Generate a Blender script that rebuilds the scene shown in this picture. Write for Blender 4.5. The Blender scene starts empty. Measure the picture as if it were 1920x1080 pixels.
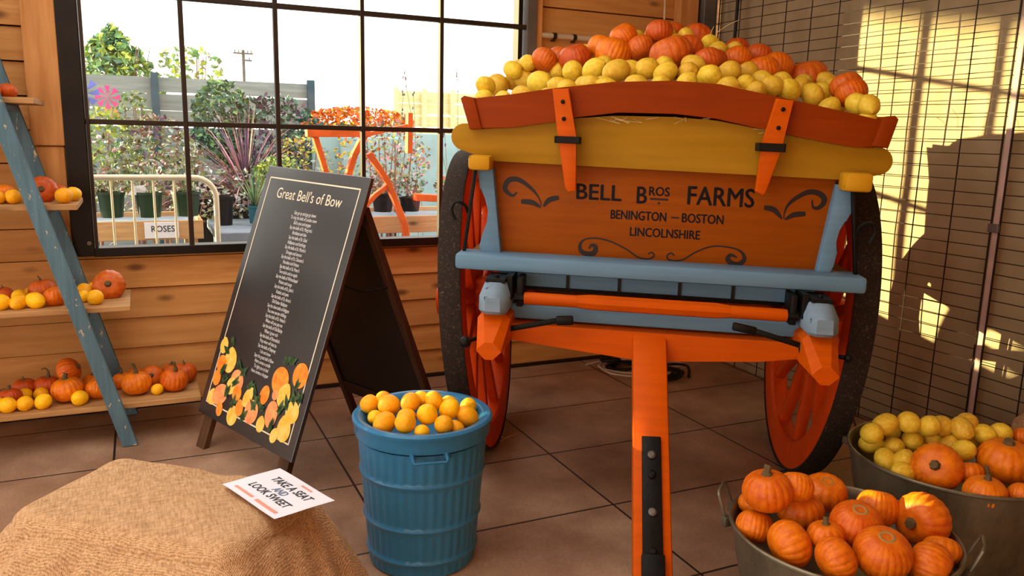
import bpy, bmesh, math, random
from math import pi, sin, cos, radians, sqrt, atan2
from mathutils import Vector, Matrix, Euler, noise

random.seed(7)
SC = bpy.context.scene
COL = SC.collection

# ------------------------------------------------------------------ camera
CAM_POS = Vector((0.0, 0.0, 1.55))
YAW, PITCH, ROLL = radians(24.927), radians(10.779), radians(1.381)
_f = Vector((sin(YAW)*cos(PITCH), cos(YAW)*cos(PITCH), -sin(PITCH)))
_r = Vector((cos(YAW), -sin(YAW), 0))
_u = _r.cross(_f)
_R = _r*cos(ROLL) + _u*sin(ROLL)
_U = -_r*sin(ROLL) + _u*cos(ROLL)
cam_data = bpy.data.cameras.new('camera')
cam_data.sensor_fit = 'HORIZONTAL'
cam_data.sensor_width = 36.0
cam_data.lens = 1500.0/1920.0*36.0
cam_data.clip_start = 0.05
cam_data.clip_end = 300
cam = bpy.data.objects.new('camera', cam_data)
cam.matrix_world = Matrix(((_R.x, _U.x, -_f.x, CAM_POS.x), (_R.y, _U.y, -_f.y, CAM_POS.y),
                           (_R.z, _U.z, -_f.z, CAM_POS.z), (0, 0, 0, 1)))
COL.objects.link(cam)
SC.camera = cam

# ------------------------------------------------------------------ light
world = bpy.data.worlds.new('sky')
SC.world = world
world.use_nodes = True
_bg = world.node_tree.nodes['Background']
_bg.inputs[0].default_value = (1.0, 0.94, 0.85, 1)
_bg.inputs[1].default_value = 2.2
sun_data = bpy.data.lights.new('sun', 'SUN')
sun_data.energy = 17.0
sun_data.color = (1.0, 0.86, 0.42)
sun_data.angle = radians(0.55)
sun = bpy.data.objects.new('sun', sun_data)
SUN_DIR = Vector((0.766, -0.643, -0.123)).normalized()
sun.rotation_euler = SUN_DIR.to_track_quat('-Z', 'Y').to_euler()
sun.location = (-8, 12, 4)
COL.objects.link(sun)

SPOT = (-10.27, 2.46)     # hole in the added sun blocker, aimed so one pumpkin gets sun

SC.view_settings.view_transform = 'Standard'
SC.view_settings.look = 'None'
SC.view_settings.exposure = 0.45
SC.view_settings.gamma = 1.0
SC.view_settings.use_curve_mapping = False
SC.cycles.max_bounces = 8
SC.cycles.transparent_max_bounces = 16

# ------------------------------------------------------------------ materials
def hexc(h):
    h = h.lstrip('#')
    c = [int(h[i:i+2], 16)/255 for i in (0, 2, 4)]
    return tuple(((x/12.92) if x <= 0.04045 else ((x+0.055)/1.055)**2.4) for x in c) + (1,)

class NT:
    def __init__(self, name):
        self.m = bpy.data.materials.new(name)
        self.m.use_nodes = True
        self.t = self.m.node_tree
        self.b = self.t.nodes['Principled BSDF']
    def n(self, typ, **kw):
        x = self.t.nodes.new(typ)
        for k, v in kw.items():
            if k.startswith('i_'):
                x.inputs[k[2:].replace('_', ' ')].default_value = v
            else:
                setattr(x, k, v)
        return x
    def l(self, a, b):
        self.t.links.new(a, b)
    def coord(self, scale=(1, 1, 1), kind='Object', rot=(0, 0, 0), loc=(0, 0, 0)):
        tc = self.n('ShaderNodeTexCoord')
        mp = self.n('ShaderNodeMapping')
        mp.inputs['Scale'].default_value = scale
        mp.inputs['Rotation'].default_value = rot
        mp.inputs['Location'].default_value = loc
        self.l(tc.outputs[kind], mp.inputs[0])
        return mp.outputs[0]
    def noise(self, vec, scale=5, detail=4, rough=0.55):
        x = self.n('ShaderNodeTexNoise')
        x.inputs['Scale'].default_value = scale
        x.inputs['Detail'].default_value = detail
        x.inputs['Roughness'].default_value = rough
        self.l(vec, x.inputs['Vector'])
        return x.outputs['Fac']
    def ramp(self, fac, stops):
        x = self.n('ShaderNodeValToRGB')
        e = x.color_ramp.elements
        while len(e) < len(stops):
            e.new(0.5)
        for i, (p, c) in enumerate(stops):
            e[i].position = p
            e[i].color = c
        self.l(fac, x.inputs[0])
        return x.outputs[0]
    def mix(self, fac, a, b, typ='MIX'):
        x = self.n('ShaderNodeMix', data_type='RGBA', blend_type=typ)
        for s, v in ((0, fac), (6, a), (7, b)):
            if hasattr(v, 'is_linked') or hasattr(v, 'links'):
                self.l(v, x.inputs[s])
            else:
                x.inputs[s].default_value = v
        return x.outputs[2]
    def math(self, op, a, b=None):
        x = self.n('ShaderNodeMath', operation=op)
        for i, v in enumerate((a, b)):
            if v is None:
                continue
            if hasattr(v, 'links'):
                self.l(v, x.inputs[i])
            else:
                x.inputs[i].default_value = v
        return x.outputs[0]
    def bump(self, h, strength=0.3, dist=0.01):
        x = self.n('ShaderNodeBump')
        x.inputs['Strength'].default_value = strength
        x.inputs['Distance'].default_value = dist
        self.l(h, x.inputs['Height'])
        self.l(x.outputs[0], self.b.inputs['Normal'])
    def out(self, col=None, rough=None, metal=None, spec=0.3, coat=None):
        for key, v in (('Base Color', col), ('Roughness', rough), ('Metallic', metal), ('Specular IOR Level', spec), ('Coat Weight', coat)):
            if v is None:
                continue
            if hasattr(v, 'links'):
                self.l(v, self.b.inputs[key])
            else:
                self.b.inputs[key].default_value = v
        return self.m

def plain(name, h, rough=0.5, metal=0.0, var=0.25, scale=8, bump=0.0, bscale=60, coat=None, spec=0.3, h2=None):
    t = NT(name)
    v = t.coord()
    c = hexc(h)
    dark = hexc(h2) if h2 else tuple(x*(1-var) for x in c[:3]) + (1,)
    f = t.noise(v, scale, 5)
    col = t.ramp(f, [(0.35, dark), (0.65, c)])
    if bump:
        t.bump(t.noise(v, bscale, 3), bump, 0.004)
    return t.out(col, rough, metal, spec, coat)

def timber(name, c_lo, c_hi, along='x', pitch=None, rough=0.6, knots=True, off=0.0, grain=1.0, painted=None):
    t = NT(name)
    s = {'x': (1.2, 14, 14), 'y': (14, 1.2, 14), 'z': (14, 14, 1.2)}[along]
    v0 = t.coord()
    v = t.coord(tuple(k*grain for k in s))
    lo, hi = hexc(c_lo), hexc(c_hi)
    g = t.noise(v, 1.6, 6, 0.6)
    col = t.ramp(g, [(0.28, lo), (0.72, hi)])
    sep = t.n('ShaderNodeSeparateXYZ')
    t.l(v0, sep.inputs[0])
    if pitch:
        row = t.math('FLOOR', t.math('DIVIDE', t.math('ADD', sep.outputs[2], off), pitch))
        wn = t.n('ShaderNodeTexWhiteNoise', noise_dimensions='1D')
        t.l(row, wn.inputs['W'])
        col = t.mix(t.math('MULTIPLY', wn.outputs[0], 0.45), col, tuple(x*0.55 for x in hi[:3]) + (1,))
    if knots:
        ks = {'x': (3.0, 6, 7), 'y': (6, 3.0, 7), 'z': (7, 6, 3.0)}[along]
        vk = t.coord(ks)
        vo = t.n('ShaderNodeTexVoronoi')
        vo.inputs['Scale'].default_value = 1.0
        t.l(vk, vo.inputs['Vector'])
        k = t.ramp(vo.outputs['Distance'], [(0.07, (0.9, 0.9, 0.9, 1)), (0.19, (0, 0, 0, 1))])
        col = t.mix(k, col, tuple(x*0.18 for x in lo[:3]) + (1,))
    big = t.noise(v0, 1.7, 3)
    col = t.mix(t.math('MULTIPLY', big, 0.5), col, tuple(x*0.7 for x in lo[:3]) + (1,))
    t.bump(g, 0.25, 0.004)
    return t.out(col, rough)

def paint(name, h, h_wear=None, rough=0.4, wear=0.0, grain='x', coat=0.0, var=0.18):
    t = NT(name)
    v0 = t.coord()
    c = hexc(h)
    s = {'x': (2, 30, 30), 'z': (30, 30, 2), 'y': (30, 2, 30)}[grain]
    g = t.noise(t.coord(s), 1.3, 5)
    col = t.ramp(g, [(0.3, tuple(x*(1-var) for x in c[:3]) + (1,)), (0.7, c)])
    d = t.noise(v0, 4, 5)
    col = t.mix(t.ramp(d, [(0.5, (0, 0, 0, 1)), (0.8, (0.35, 0.35, 0.35, 1))]), col, tuple(x*0.55 for x in c[:3]) + (1,))
    if h_wear:
        w = t.ramp(t.noise(t.coord((1, 1, .5)), 30, 6, 0.72), [(0.62-wear, (0, 0, 0, 1)), (0.66-wear, (1, 1, 1, 1))])
        col = t.mix(w, col, hexc(h_wear))
    t.bump(g, 0.12, 0.003)
    return t.out(col, rough, spec=0.09, coat=coat)

M = {}
M['clad'] = timber('larch_cladding', '#ba7a38', '#e8ae66', 'x', pitch=0.168, off=-0.012)
M['clad_gap'] = plain('cladding_backing', '#2a170b', 0.9)
M['post'] = timber('larch_post', '#b27438', '#dca062', 'z')
M['shelf'] = timber('pine_plank', '#9b6a3c', '#cfa46c', 'x', grain=1.4)
M['black_metal'] = plain('black_window_steel', '#1c1714', 0.42, 0.3, 0.3)
M['bar_metal'] = plain('brown_window_steel', '#33271f', 0.42, 0.3, 0.3)
M['steel_grey'] = plain('grey_galvanised_post', '#77706a', 0.5, 0.5, 0.4, 5)
M['conduit'] = plain('pale_conduit', '#c9b79a', 0.45, 0.0, 0.15)
M['cream_cord'] = plain('cream_cord', '#d8c49b', 0.7)
M['wire'] = plain('dark_wire', '#30221a', 0.45, 0.5, 0.3)
M['white_strip'] = plain('pale_strip', '#c7a79b', 0.6)
M['orange'] = paint('orange_gloss_paint', '#c85303', None, 0.45)
M['orange_d'] = paint('orange_board_paint', '#8c3300', None, 0.5)
M['panel'] = paint('burnt_orange_panel_paint', '#954806', None, 0.5, var=0.22)
M['yellow'] = paint('ochre_yellow_paint', '#a47616', None, 0.5, var=0.12)
M['yellow_cap'] = paint('bright_yellow_paint', '#c8901c', '#8a5a20', 0.45, wear=-0.02)
M['blue'] = paint('powder_blue_paint', '#6688a2', None, 0.45)
M['blue_lip'] = paint('dull_powder_blue_paint', '#56748c', None, 0.5)
M['blue_worn'] = paint('worn_powder_blue_paint', '#7c93a6', '#2c3036', 0.45, wear=-0.03)
M['wheel_orange'] = paint('wheel_orange_paint', '#d8480f', None, 0.45, grain='z')
M['iron'] = plain('black_iron', '#14110f', 0.5, 0.5, 0.5, 20, 0.3)
M['letter'] = plain('black_sign_paint', '#1d0f10', 0.5, 0, 0.2, 30)
t = NT('muddy_iron_tyre')
v = t.coord()
sp = t.ramp(t.noise(v, 95, 5, 0.75), [(0.52, hexc('#241a14')), (0.62, hexc('#3d2f24')), (0.70, hexc('#6d5c4a'))])
t.bump(t.noise(v, 80, 4), 0.6, 0.006)
M['tyre'] = t.out(sp, 0.85, 0.1)

# floor slabs
t = NT('stone_slabs')
v = t.coord(loc=(0.19, -0.32, 0))
br = t.n('ShaderNodeTexBrick', offset=0.0, offset_frequency=2, squash=1.0)
for k, x in (('Scale', 1.0), ('Mortar Size', 0.006), ('Mortar Smooth', 0.3), ('Bias', 0.0), ('Brick Width', 0.98), ('Row Height', 0.6)):
    br.inputs[k].default_value = x
br.inputs['Color1'].default_value = hexc('#bf9d82')
br.inputs['Color2'].default_value = hexc('#b08d72')
br.inputs['Mortar'].default_value = hexc('#33241c')
t.l(v, br.inputs['Vector'])
w = t.coord()
dirt = t.ramp(t.noise(w, 2.2, 6, 0.6), [(0.35, hexc('#a58d7d')), (0.68, (1, 1, 1, 1))])
col = t.mix(0.75, br.outputs['Color'], dirt, 'MULTIPLY')
spk = t.ramp(t.noise(w, 70, 4, 0.7), [(0.3, (0.72, 0.72, 0.72, 1)), (0.6, (1, 1, 1, 1))])
col = t.mix(0.8, col, spk, 'MULTIPLY')
hh = t.math('ADD', t.math('MULTIPLY', br.outputs['Fac'], -1.0), t.math('MULTIPLY', t.noise(w, 30, 5), 0.18))
t.bump(hh, 0.5, 0.006)
M['floor'] = t.out(col, t.ramp(t.noise(w, 3, 4), [(0.3, (0.42,)*3 + (1,)), (0.7, (0.62,)*3 + (1,))]), spec=0.4)

# hanging tan sheet
t = NT('tan_sheet')
v = t.coord()
f = t.noise(v, 5, 4, 0.55)
col = t.ramp(f, [(0.3, hexc('#948161')), (0.7, hexc('#a69272'))])
t.bump(t.noise(t.coord((1, 1.6, 0.6)), 4, 3), 0.35, 0.05)
M['sheet'] = t.out(col, 0.8, spec=0.2)

# burlap
t = NT('burlap')
v = t.coord(rot=(0, 0, radians(39)))
wa = t.n('ShaderNodeTexWave', wave_type='BANDS', bands_direction='X')
wb = t.n('ShaderNodeTexWave', wave_type='BANDS', bands_direction='Y')
for x in (wa, wb):
    x.inputs['Scale'].default_value = 72
    x.inputs['Distortion'].default_value = 6.0
    x.inputs['Detail'].default_value = 3
    x.inputs['Detail Scale'].default_value = 0.6
    t.l(v, x.inputs['Vector'])
wx = t.noise(t.coord((200, 24, 120), rot=(0, 0, radians(39))), 1.0, 3, 0.6)
wy = t.noise(t.coord((24, 200, 120), rot=(0, 0, radians(39))), 1.0, 3, 0.6)
wv = t.math('ADD', t.math('MULTIPLY', wa.outputs['Fac'], 0.5), t.math('MULTIPLY', wb.outputs['Fac'], 0.5))
fb_ = t.math('ADD', t.math('MULTIPLY', wx, 0.5), t.math('MULTIPLY', wy, 0.5))
col = t.ramp(t.math('ADD', t.math('MULTIPLY', wv, 0.22), t.math('MULTIPLY', fb_, 0.78)),
             [(0.34, hexc('#8a6845')), (0.5, hexc('#c49c73')), (0.66, hexc('#dfbc96'))])
t.bump(wv, 0.5, 0.003)
M['burlap'] = t.out(col, 0.95, spec=0.1)

# produce
def pumpkin_mat(name, c_lo, c_hi):
    t = NT(name)
    v = t.coord()
    f = t.noise(v, 3.5, 4)
    oi = t.n('ShaderNodeObjectInfo')
    col = t.ramp(f, [(0.3, hexc(c_lo)), (0.7, hexc(c_hi))])
    hs = t.n('ShaderNodeHueSaturation')
    t.l(t.math('ADD', t.math('MULTIPLY', oi.outputs['Random'], 0.012), 0.496), hs.inputs['Hue'])
    t.l(t.math('ADD', t.math('MULTIPLY', oi.outputs['Random'], 0.22), 0.86), hs.inputs['Value'])
    t.l(col, hs.inputs['Color'])
    t.bump(t.noise(v, 16, 3), 0.1, 0.02)
    return t.out(hs.outputs[0], 0.42, spec=0.35)
M['pumpkin'] = pumpkin_mat('pumpkin_skin', '#cc5606', '#ea7a0c')
M['pumpkin_red'] = pumpkin_mat('red_pumpkin_skin', '#b4450f', '#d6601a')
def lemon_mat(name, c_lo, c_hi):
    t = NT(name)
    v = t.coord()
    oi = t.n('ShaderNodeObjectInfo')
    col = t.ramp(t.noise(v, 3, 3), [(0.3, hexc(c_lo)), (0.7, hexc(c_hi))])
    hs = t.n('ShaderNodeHueSaturation')
    t.l(t.math('ADD', t.math('MULTIPLY', oi.outputs['Random'], 0.02), 0.49), hs.inputs['Hue'])
    t.l(t.math('ADD', t.math('MULTIPLY', oi.outputs['Random'], 0.2), 0.88), hs.inputs['Value'])
    t.l(col, hs.inputs['Color'])
    t.bump(t.noise(v, 40, 2), 0.15, 0.02)
    return t.out(hs.outputs[0], 0.45, spec=0.3)
M['lemon'] = lemon_mat('lemon_peel', '#d9a81c', '#eccb45')
M['lemon_gold'] = lemon_mat('golden_lemon_peel', '#f7a802', '#ffc414')
M['stem'] = plain('dry_stem', '#6d5a3a', 0.8, 0, 0.45, 30, 0.4)
M['scar'] = plain('dry_scar', '#b98a4a', 0.8, 0, 0.4, 40)
M['straw'] = plain('straw', '#b8965a', 0.85, 0, 0.5, 40)
M['straw_l'] = plain('pale_straw', '#e0c890', 0.7, 0, 0.2, 40)

# containers, signs
M['bin'] = paint('blue_bin_enamel', '#3577a4', None, 0.3, grain='z', coat=0.35, var=0.08)
t = NT('galvanised_steel')
v = t.coord((1, 1, 0.5))
col = t.ramp(t.noise(v, 7, 6, 0.7), [(0.3, hexc('#5f5848')), (0.7, hexc('#8f8874'))])
M['galv'] = t.out(col, t.ramp(t.noise(v, 5, 4), [(0.3, (0.34,)*3 + (1,)), (0.7, (0.55,)*3 + (1,))]), 0.75)
M['sign_black'] = plain('black_sign_print', '#15161a', 0.36, 0, 0.15, 2, spec=1.0, coat=0.5)
M['sign_black'].node_tree.nodes['Principled BSDF'].inputs['Coat Roughness'].default_value = 0.25

M['sign_frame'] = plain('black_sign_frame', '#17120f', 0.4, 0, 0.3, 6)
M['dark_wood'] = timber('dark_stained_wood', '#2a160c', '#4a2a18', 'z', knots=False, rough=0.45)
M['leg_wood'] = timber('brown_leg_wood', '#3a2413', '#6a4526', 'z', knots=False)
M['cream'] = plain('cream_print', '#efe0c4', 0.5, 0, 0.05)
M['white_print'] = plain('white_print', '#e4e2e0', 0.5, 0, 0.05)
M['art_lemon'] = plain('printed_lemon_yellow', '#e9b73a', 0.5, 0, 0.3, 25, h2='#f2d673')
M['art_orange'] = plain('printed_orange', '#ec7a1e', 0.5, 0, 0.3, 25, h2='#f5a03a')
M['art_pink'] = plain('printed_grapefruit', '#ef8a55', 0.5, 0, 0.3, 25, h2='#f3b070')
M['art_leaf'] = plain('printed_leaf', '#24402a', 0.5, 0, 0.5, 25, h2='#4d6a3a')
M['ladder'] = paint('chipped_blue_ladder_paint', '#5f7d8c', '#c9b58f', 0.6, wear=0.0, grain='z', var=0.35)
M['ladder_edge'] = M['ladder']
M['paper'] = plain('white_paper', '#e6e8f4', 0.6, 0, 0.03)
M['ink'] = plain('black_ink', '#23252e', 0.6, 0, 0.1)
M['ink_pale'] = plain('grey_blue_ink', '#5d7396', 0.6, 0, 0.1)
M['ink_orange'] = plain('pale_orange_ink', '#e79a80', 0.6, 0, 0.1)
M['cable_black'] = plain('black_cable', '#121214', 0.5)
M['cable_white'] = plain('white_cable', '#d9cfc0', 0.5)
t = NT('window_glass')
tr = t.n('ShaderNodeBsdfTransparent')
gl = t.n('ShaderNodeBsdfGlossy')
gl.inputs['Roughness'].default_value = 0.02
lw = t.n('ShaderNodeLayerWeight')
lw.inputs['Blend'].default_value = 0.5
fc = t.math('ADD', t.math('MULTIPLY', t.math('POWER', lw.outputs['Facing'], 4.0), 0.5), 0.02)
mx = t.n('ShaderNodeMixShader')
t.l(fc, mx.inputs[0]); t.l(tr.outputs[0], mx.inputs[1]); t.l(gl.outputs[0], mx.inputs[2])
t.l(mx.outputs[0], t.t.nodes['Material Output'].inputs[0])
M['glass'] = t.m

# outside
M['ground'] = plain('grey_paving', '#7d838c', 0.8, 0, 0.25, 2)
M['barrier'] = plain('cream_barrier_paint', '#e6d9bb', 0.4, 0.2, 0.1)
M['fence'] = timber('grey_weathered_fence', '#73807f', '#a2adab', 'x', knots=False, pitch=0.18)
M['fence_post'] = plain('blue_grey_post', '#3c5866', 0.7)
M['yfence'] = timber('pale_yellow_fence', '#cfc28a', '#efe6b8', 'x', knots=False)  # pale yellow is the planks' own colour
M['planter'] = timber('planter_wood', '#b98a5c', '#dcb586', 'x', grain=1.5)
M['pot_green'] = plain('dark_green_pot', '#22402f', 0.4)
M['pot_black'] = plain('black_pot', '#1d1f22', 0.5)
M['pot_teal'] = plain('teal_pot', '#2f6a7c', 0.45)
M['crate_grey'] = plain('pale_grey_crate', '#a9b3c0', 0.5)
M['bench_grey'] = plain('grey_bench_mat', '#8391a0', 0.7)
M['o_metal'] = plain('orange_machine_paint', '#f0682a', 0.45, 0, 0.3, 6)
M['tank'] = plain('pale_blue_panel', '#9fc0c4', 0.5, 0, 0.2, 3)
M['pole'] = plain('weathered_pole', '#6b6660', 0.8)
for k, h in (('leaf_green', '#7fa86a'), ('leaf_lime', '#bccb5c'), ('leaf_dark', '#46705f'), ('leaf_olive', '#8f9a6a'), ('leaf_brown', '#8f6a60'),
             ('leaf_purple', '#6d566e'), ('leaf_orange', '#e8702a'), ('leaf_yellow', '#e2b63c'), ('leaf_pink', '#d9a0b0'), ('leaf_white', '#e6e4ea'), ('leaf_grey', '#a3aea6')):
    M[k] = plain(k, h, 0.6, 0, 0.3, 20)
M['spin_blue'] = plain('blue_spinner', '#6a78d8', 0.4)
M['spin_pink'] = plain('pink_spinner', '#e0559a', 0.4)
M['spin_orange'] = plain('amber_spinner', '#f0a050', 0.4)

# ------------------------------------------------------------------ mesh helpers
class MB:
    """collects shapes and links them as one mesh object"""
    def __init__(self):
        self.bm = bmesh.new()
        self.mi = 0
    def _face(self, vs):
        try:
            f = self.bm.faces.new(vs)
            f.material_index = self.mi
            return f
        except ValueError:
            return None
    def grid(self, rows, close_u=False, close_v=False):
        R = [[self.bm.verts.new(p) for p in r] for r in rows]
        n, m = len(R), len(R[0])
        for i in range(n - (0 if close_v else 1)):
            for j in range(m - (0 if close_u else 1)):
                self._face((R[i][j], R[i][(j+1) % m], R[(i+1) % n][(j+1) % m], R[(i+1) % n][j]))
        return R
    def box(self, a, b, bev=0.0, mat=None):
        (x0, y0, z0), (x1, y1, z1) = a, b
        P = [(x0, y0, z0), (x1, y0, z0), (x1, y1, z0), (x0, y1, z0), (x0, y0, z1), (x1, y0, z1), (x1, y1, z1), (x0, y1, z1)]
        return self.hexa(P, bev, mat)
    def hexa(self, P, bev=0.0, mat=None):
        if mat is not None:
            P = [mat @ Vector(p) for p in P]
        V = [self.bm.verts.new(p) for p in P]
        F = [self._face([V[i] for i in q]) for q in ((3, 2, 1, 0), (4, 5, 6, 7), (0, 1, 5, 4), (1, 2, 6, 5), (2, 3, 7, 6), (3, 0, 4, 7))]
        if bev:
            E = list({e for f in F if f for e in f.edges})
            bmesh.ops.bevel(self.bm, geom=E, offset=bev, segments=2, affect='EDGES', profile=0.5)
        return V
    def bar(self, p, q, w, h, up=(0, 0, 1), bev=0.0):
        """rectangular bar from p to q, width w (sideways), height h (towards up)"""
        p, q = Vector(p), Vector(q)
        d = (q-p).normalized()
        s = d.cross(Vector(up))
        if s.length < 1e-4:
            s = d.cross(Vector((1, 0, 0)))
        s.normalize()
        n = s.cross(d).normalized()
        P = []
        for c in (p, q):
            P += [c - s*w/2 - n*h/2, c + s*w/2 - n*h/2, c + s*w/2 + n*h/2, c - s*w/2 + n*h/2]
        return self.hexa(P, bev)
    def prism(self, pts, to3, d0, d1, bev=0.0):
        """outline pts (2D) extruded; to3(a, b, depth) gives the 3D point"""
        A = [self.bm.verts.new(to3(a, b, d0)) for a, b in pts]
        B = [self.bm.verts.new(to3(a, b, d1)) for a, b in pts]
        n = len(pts)
        fs = [self._face(A[::-1]), self._face(B)]
        for i in range(n):
            fs.append(self._face((A[i], A[(i+1) % n], B[(i+1) % n], B[i])))
        if bev:
            E = [e for f in fs[:2] if f for e in f.edges]
            bmesh.ops.bevel(self.bm, geom=list(set(E)), offset=bev, segments=2, affect='EDGES', profile=0.5)
    def tube(self, pts, r, seg=8, caps=True, close=False):
        pts = [Vector(p) for p in pts]
        rs = r if isinstance(r, (list, tuple)) else [r]*len(pts)
        n = len(pts)
        rows = []
        prev = None
        for i in range(n):
            if close:
                d = pts[(i+1) % n]-pts[i-1]
            else:
                d = pts[min(i+1, n-1)]-pts[max(i-1, 0)]
            if d.length < 1e-9:
                d = Vector((0, 0, 1))
            d.normalize()
            if prev is None:
                a = d.orthogonal().normalized()
            else:
                a = prev - d*prev.dot(d)
                a = a.normalized() if a.length > 1e-5 else d.orthogonal().normalized()
            prev = a
            b = d.cross(a)
            rows.append([pts[i] + (a*cos(2*pi*k/seg)+b*sin(2*pi*k/seg))*rs[i] for k in range(seg)])
        R = self.grid(rows, close_u=True, close_v=close)
        if caps and not close:
            self._face(R[0][::-1]); self._face(R[-1])
    def lathe(self, prof, seg=48, c=(0, 0, 0), axis=None, cap0=False, cap1=False, fr=None):
        """profile [(r, h)]; fr(angle, i) multiplies the radius"""
        c = Vector(c)
        if axis is None:
            ex, ey, ez = Vector((1, 0, 0)), Vector((0, 1, 0)), Vector((0, 0, 1))
        else:
            ez = Vector(axis).normalized()
            ex = ez.orthogonal().normalized()
            ey = ez.cross(ex)
        rows = []
        for i, (r, h) in enumerate(prof):
            rows.append([c + ez*h + (ex*cos(2*pi*k/seg)+ey*sin(2*pi*k/seg))*(r*(fr(2*pi*k/seg, i) if fr else 1)) for k in range(seg)])
        R = self.grid(rows, close_u=True)
        if cap0: self._face(R[0][::-1])
        if cap1: self._face(R[-1])
    def sphere(self, c, r, seg=12, rings=8, sc=(1, 1, 1)):
        c = Vector(c)
        prof = [(r*sin(pi*i/rings), -r*cos(pi*i/rings)) for i in range(rings+1)]
        rows = []
        for i, (a, h) in enumerate(prof):
            a = max(a, 1e-5)
            rows.append([c + Vector((a*cos(2*pi*k/seg)*sc[0], a*sin(2*pi*k/seg)*sc[1], h*sc[2])) for k in range(seg)])
        self.grid(rows, close_u=True)
    def build(self, name, mats, parent=None, smooth=35, tilt=None):
        me = bpy.data.meshes.new(name)
        if tilt:
            for v in self.bm.verts:
                v.co.z += tilt*v.co.x
        bmesh.ops.remove_doubles(self.bm, verts=self.bm.verts, dist=1e-6)
        bmesh.ops.recalc_face_normals(self.bm, faces=self.bm.faces)
        self.bm.to_mesh(me)
        self.bm.free()
        for m in (mats if isinstance(mats, (list, tuple)) else [mats]):
            me.materials.append(m)
        if smooth:
            for p in me.polygons:
                p.use_smooth = True
            me.set_sharp_from_angle(angle=radians(smooth))
        o = bpy.data.objects.new(name, me)
        COL.objects.link(o)
        if parent is not None:
            o.parent = parent
        return o

def tag(o, label, cat, group=None, kind=None):
    o['label'] = label
    o['category'] = cat
    if group: o['group'] = group
    if kind: o['kind'] = kind
    return o
def struct(o):
    o['kind'] = 'structure'
    return o
def empty(name, loc=(0, 0, 0), rz=0.0):
    o = bpy.data.objects.new(name, None)
    o.empty_display_size = 0.1
    o.location = loc
    o.rotation_euler = (0, 0, rz)
    COL.objects.link(o)
    return o
def copy_tree(o, parent=None):
    c = o.copy()
    COL.objects.link(c)
    if parent is not None:
        c.parent = parent
    for ch in [x for x in bpy.data.objects if x.parent == o]:
        copy_tree(ch, c)
    return c
def text_mesh(name, body, mat, parent, box, place, bold=0.0, shear=0.0, depth=0.0006, align='CENTER', spacing=1.0, fit=True, fat=0.0):
    """flat lettering; box = (a0, a1, b0, b1) in the sign's own plane, place(a, b, d) -> point"""
    cu = bpy.data.curves.new(name, 'FONT')
    cu.body = body
    cu.align_x = align
    cu.offset = bold
    cu.shear = shear
    cu.space_character = spacing
    cu.extrude = 0.0
    cu.resolution_u = 3
    to = bpy.data.objects.new(name, cu)
    COL.objects.link(to)
    dg = bpy.context.evaluated_depsgraph_get()
    me = bpy.data.meshes.new_from_object(to.evaluated_get(dg))
    bpy.data.objects.remove(to)
    xs = [v.co.x for v in me.vertices]; ys = [v.co.y for v in me.vertices]
    x0, x1, y0, y1 = min(xs), max(xs), min(ys), max(ys)
    a0, a1, b0, b1 = box
    sx = (a1-a0)/(x1-x0); sy = (b1-b0)/(y1-y0)
    if not fit:
        sx = sy = min(abs(sx), abs(sy))
    ca, cb, cx, cy = (a0+a1)/2, (b0+b1)/2, (x0+x1)/2, (y0+y1)/2
    for v in me.vertices:
        v.co = place(ca+(v.co.x-cx)*sx, cb+(v.co.y-cy)*sy, depth)
    if fat:            # a second and third brush pass beside the first
        b_ = bmesh.new()
        for da, db in ((0, 0), (fat, 0), (-fat, 0), (0, fat*.6), (0, -fat*.6)):
            off = place(ca+da, cb+db, 0)-place(ca, cb, 0)
            n0 = len(b_.verts)
            b_.from_mesh(me)
            b_.verts.ensure_lookup_table()
            for v in b_.verts[n0:]:
                v.co += off
        b_.to_mesh(me); b_.free()
    me.materials.clear()
    me.materials.append(mat)
    me.name = name
    o = bpy.data.objects.new(name, me)
    COL.objects.link(o)
    if parent is not None:
        o.parent = parent
    return o
def spline(pts, n=8):
    """Catmull-Rom through pts"""
    P = [Vector(p) for p in pts]
    out = []
    for i in range(len(P)-1):
        a, b, c, d = P[max(i-1, 0)], P[i], P[i+1], P[min(i+2, len(P)-1)]
        for k in range(n):
            s = k/n
            out.append(0.5*((2*b)+(c-a)*s+(2*a-5*b+4*c-d)*s*s+(3*b-a-3*c+d)*s**3))
    out.append(P[-1])
    return out
def ribbon(mb, pts, w, place, d):
    """flat painted stroke with varying width w(s) in a sign's plane"""
    P = spline([(a, b, 0) for a, b in pts], 6)
    rows = []
    n = len(P)
    for i, p in enumerate(P):
        t = (P[min(i+1, n-1)]-P[max(i-1, 0)]).normalized()
        nn = Vector((-t.y, t.x, 0))
        h = w(i/(n-1))/2
        rows.append([place(p.x-nn.x*h, p.y-nn.y*h, d), place(p.x+nn.x*h, p.y+nn.y*h, d)])
    mb.grid(rows)

ORD = ['first', 'second', 'third', 'fourth', 'fifth', 'sixth', 'seventh', 'eighth', 'ninth', 'tenth', 'eleventh', 'twelfth', 'thirteenth', 'fourteenth', 'fifteenth',
       'sixteenth', 'seventeenth', 'eighteenth', 'nineteenth', 'twentieth', 'twenty-first', 'twenty-second', 'twenty-third', 'twenty-fourth', 'twenty-fifth', 'twenty-sixth',
       'twenty-seventh', 'twenty-eighth', 'twenty-ninth', 'thirtieth', 'thirty-first', 'thirty-second', 'thirty-third', 'thirty-fourth', 'thirty-fifth']

# ================================================================== ROOM
WX0, WX1 = -0.315, 2.275           # window opening
WZ0, WZ1 = 0.905, 2.90
# floor
m = MB(); m.box((-4.5, -3.0, -0.12), (3.84, 4.82, 0.0)); struct(m.build('floor', M['floor'], smooth=0))
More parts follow.
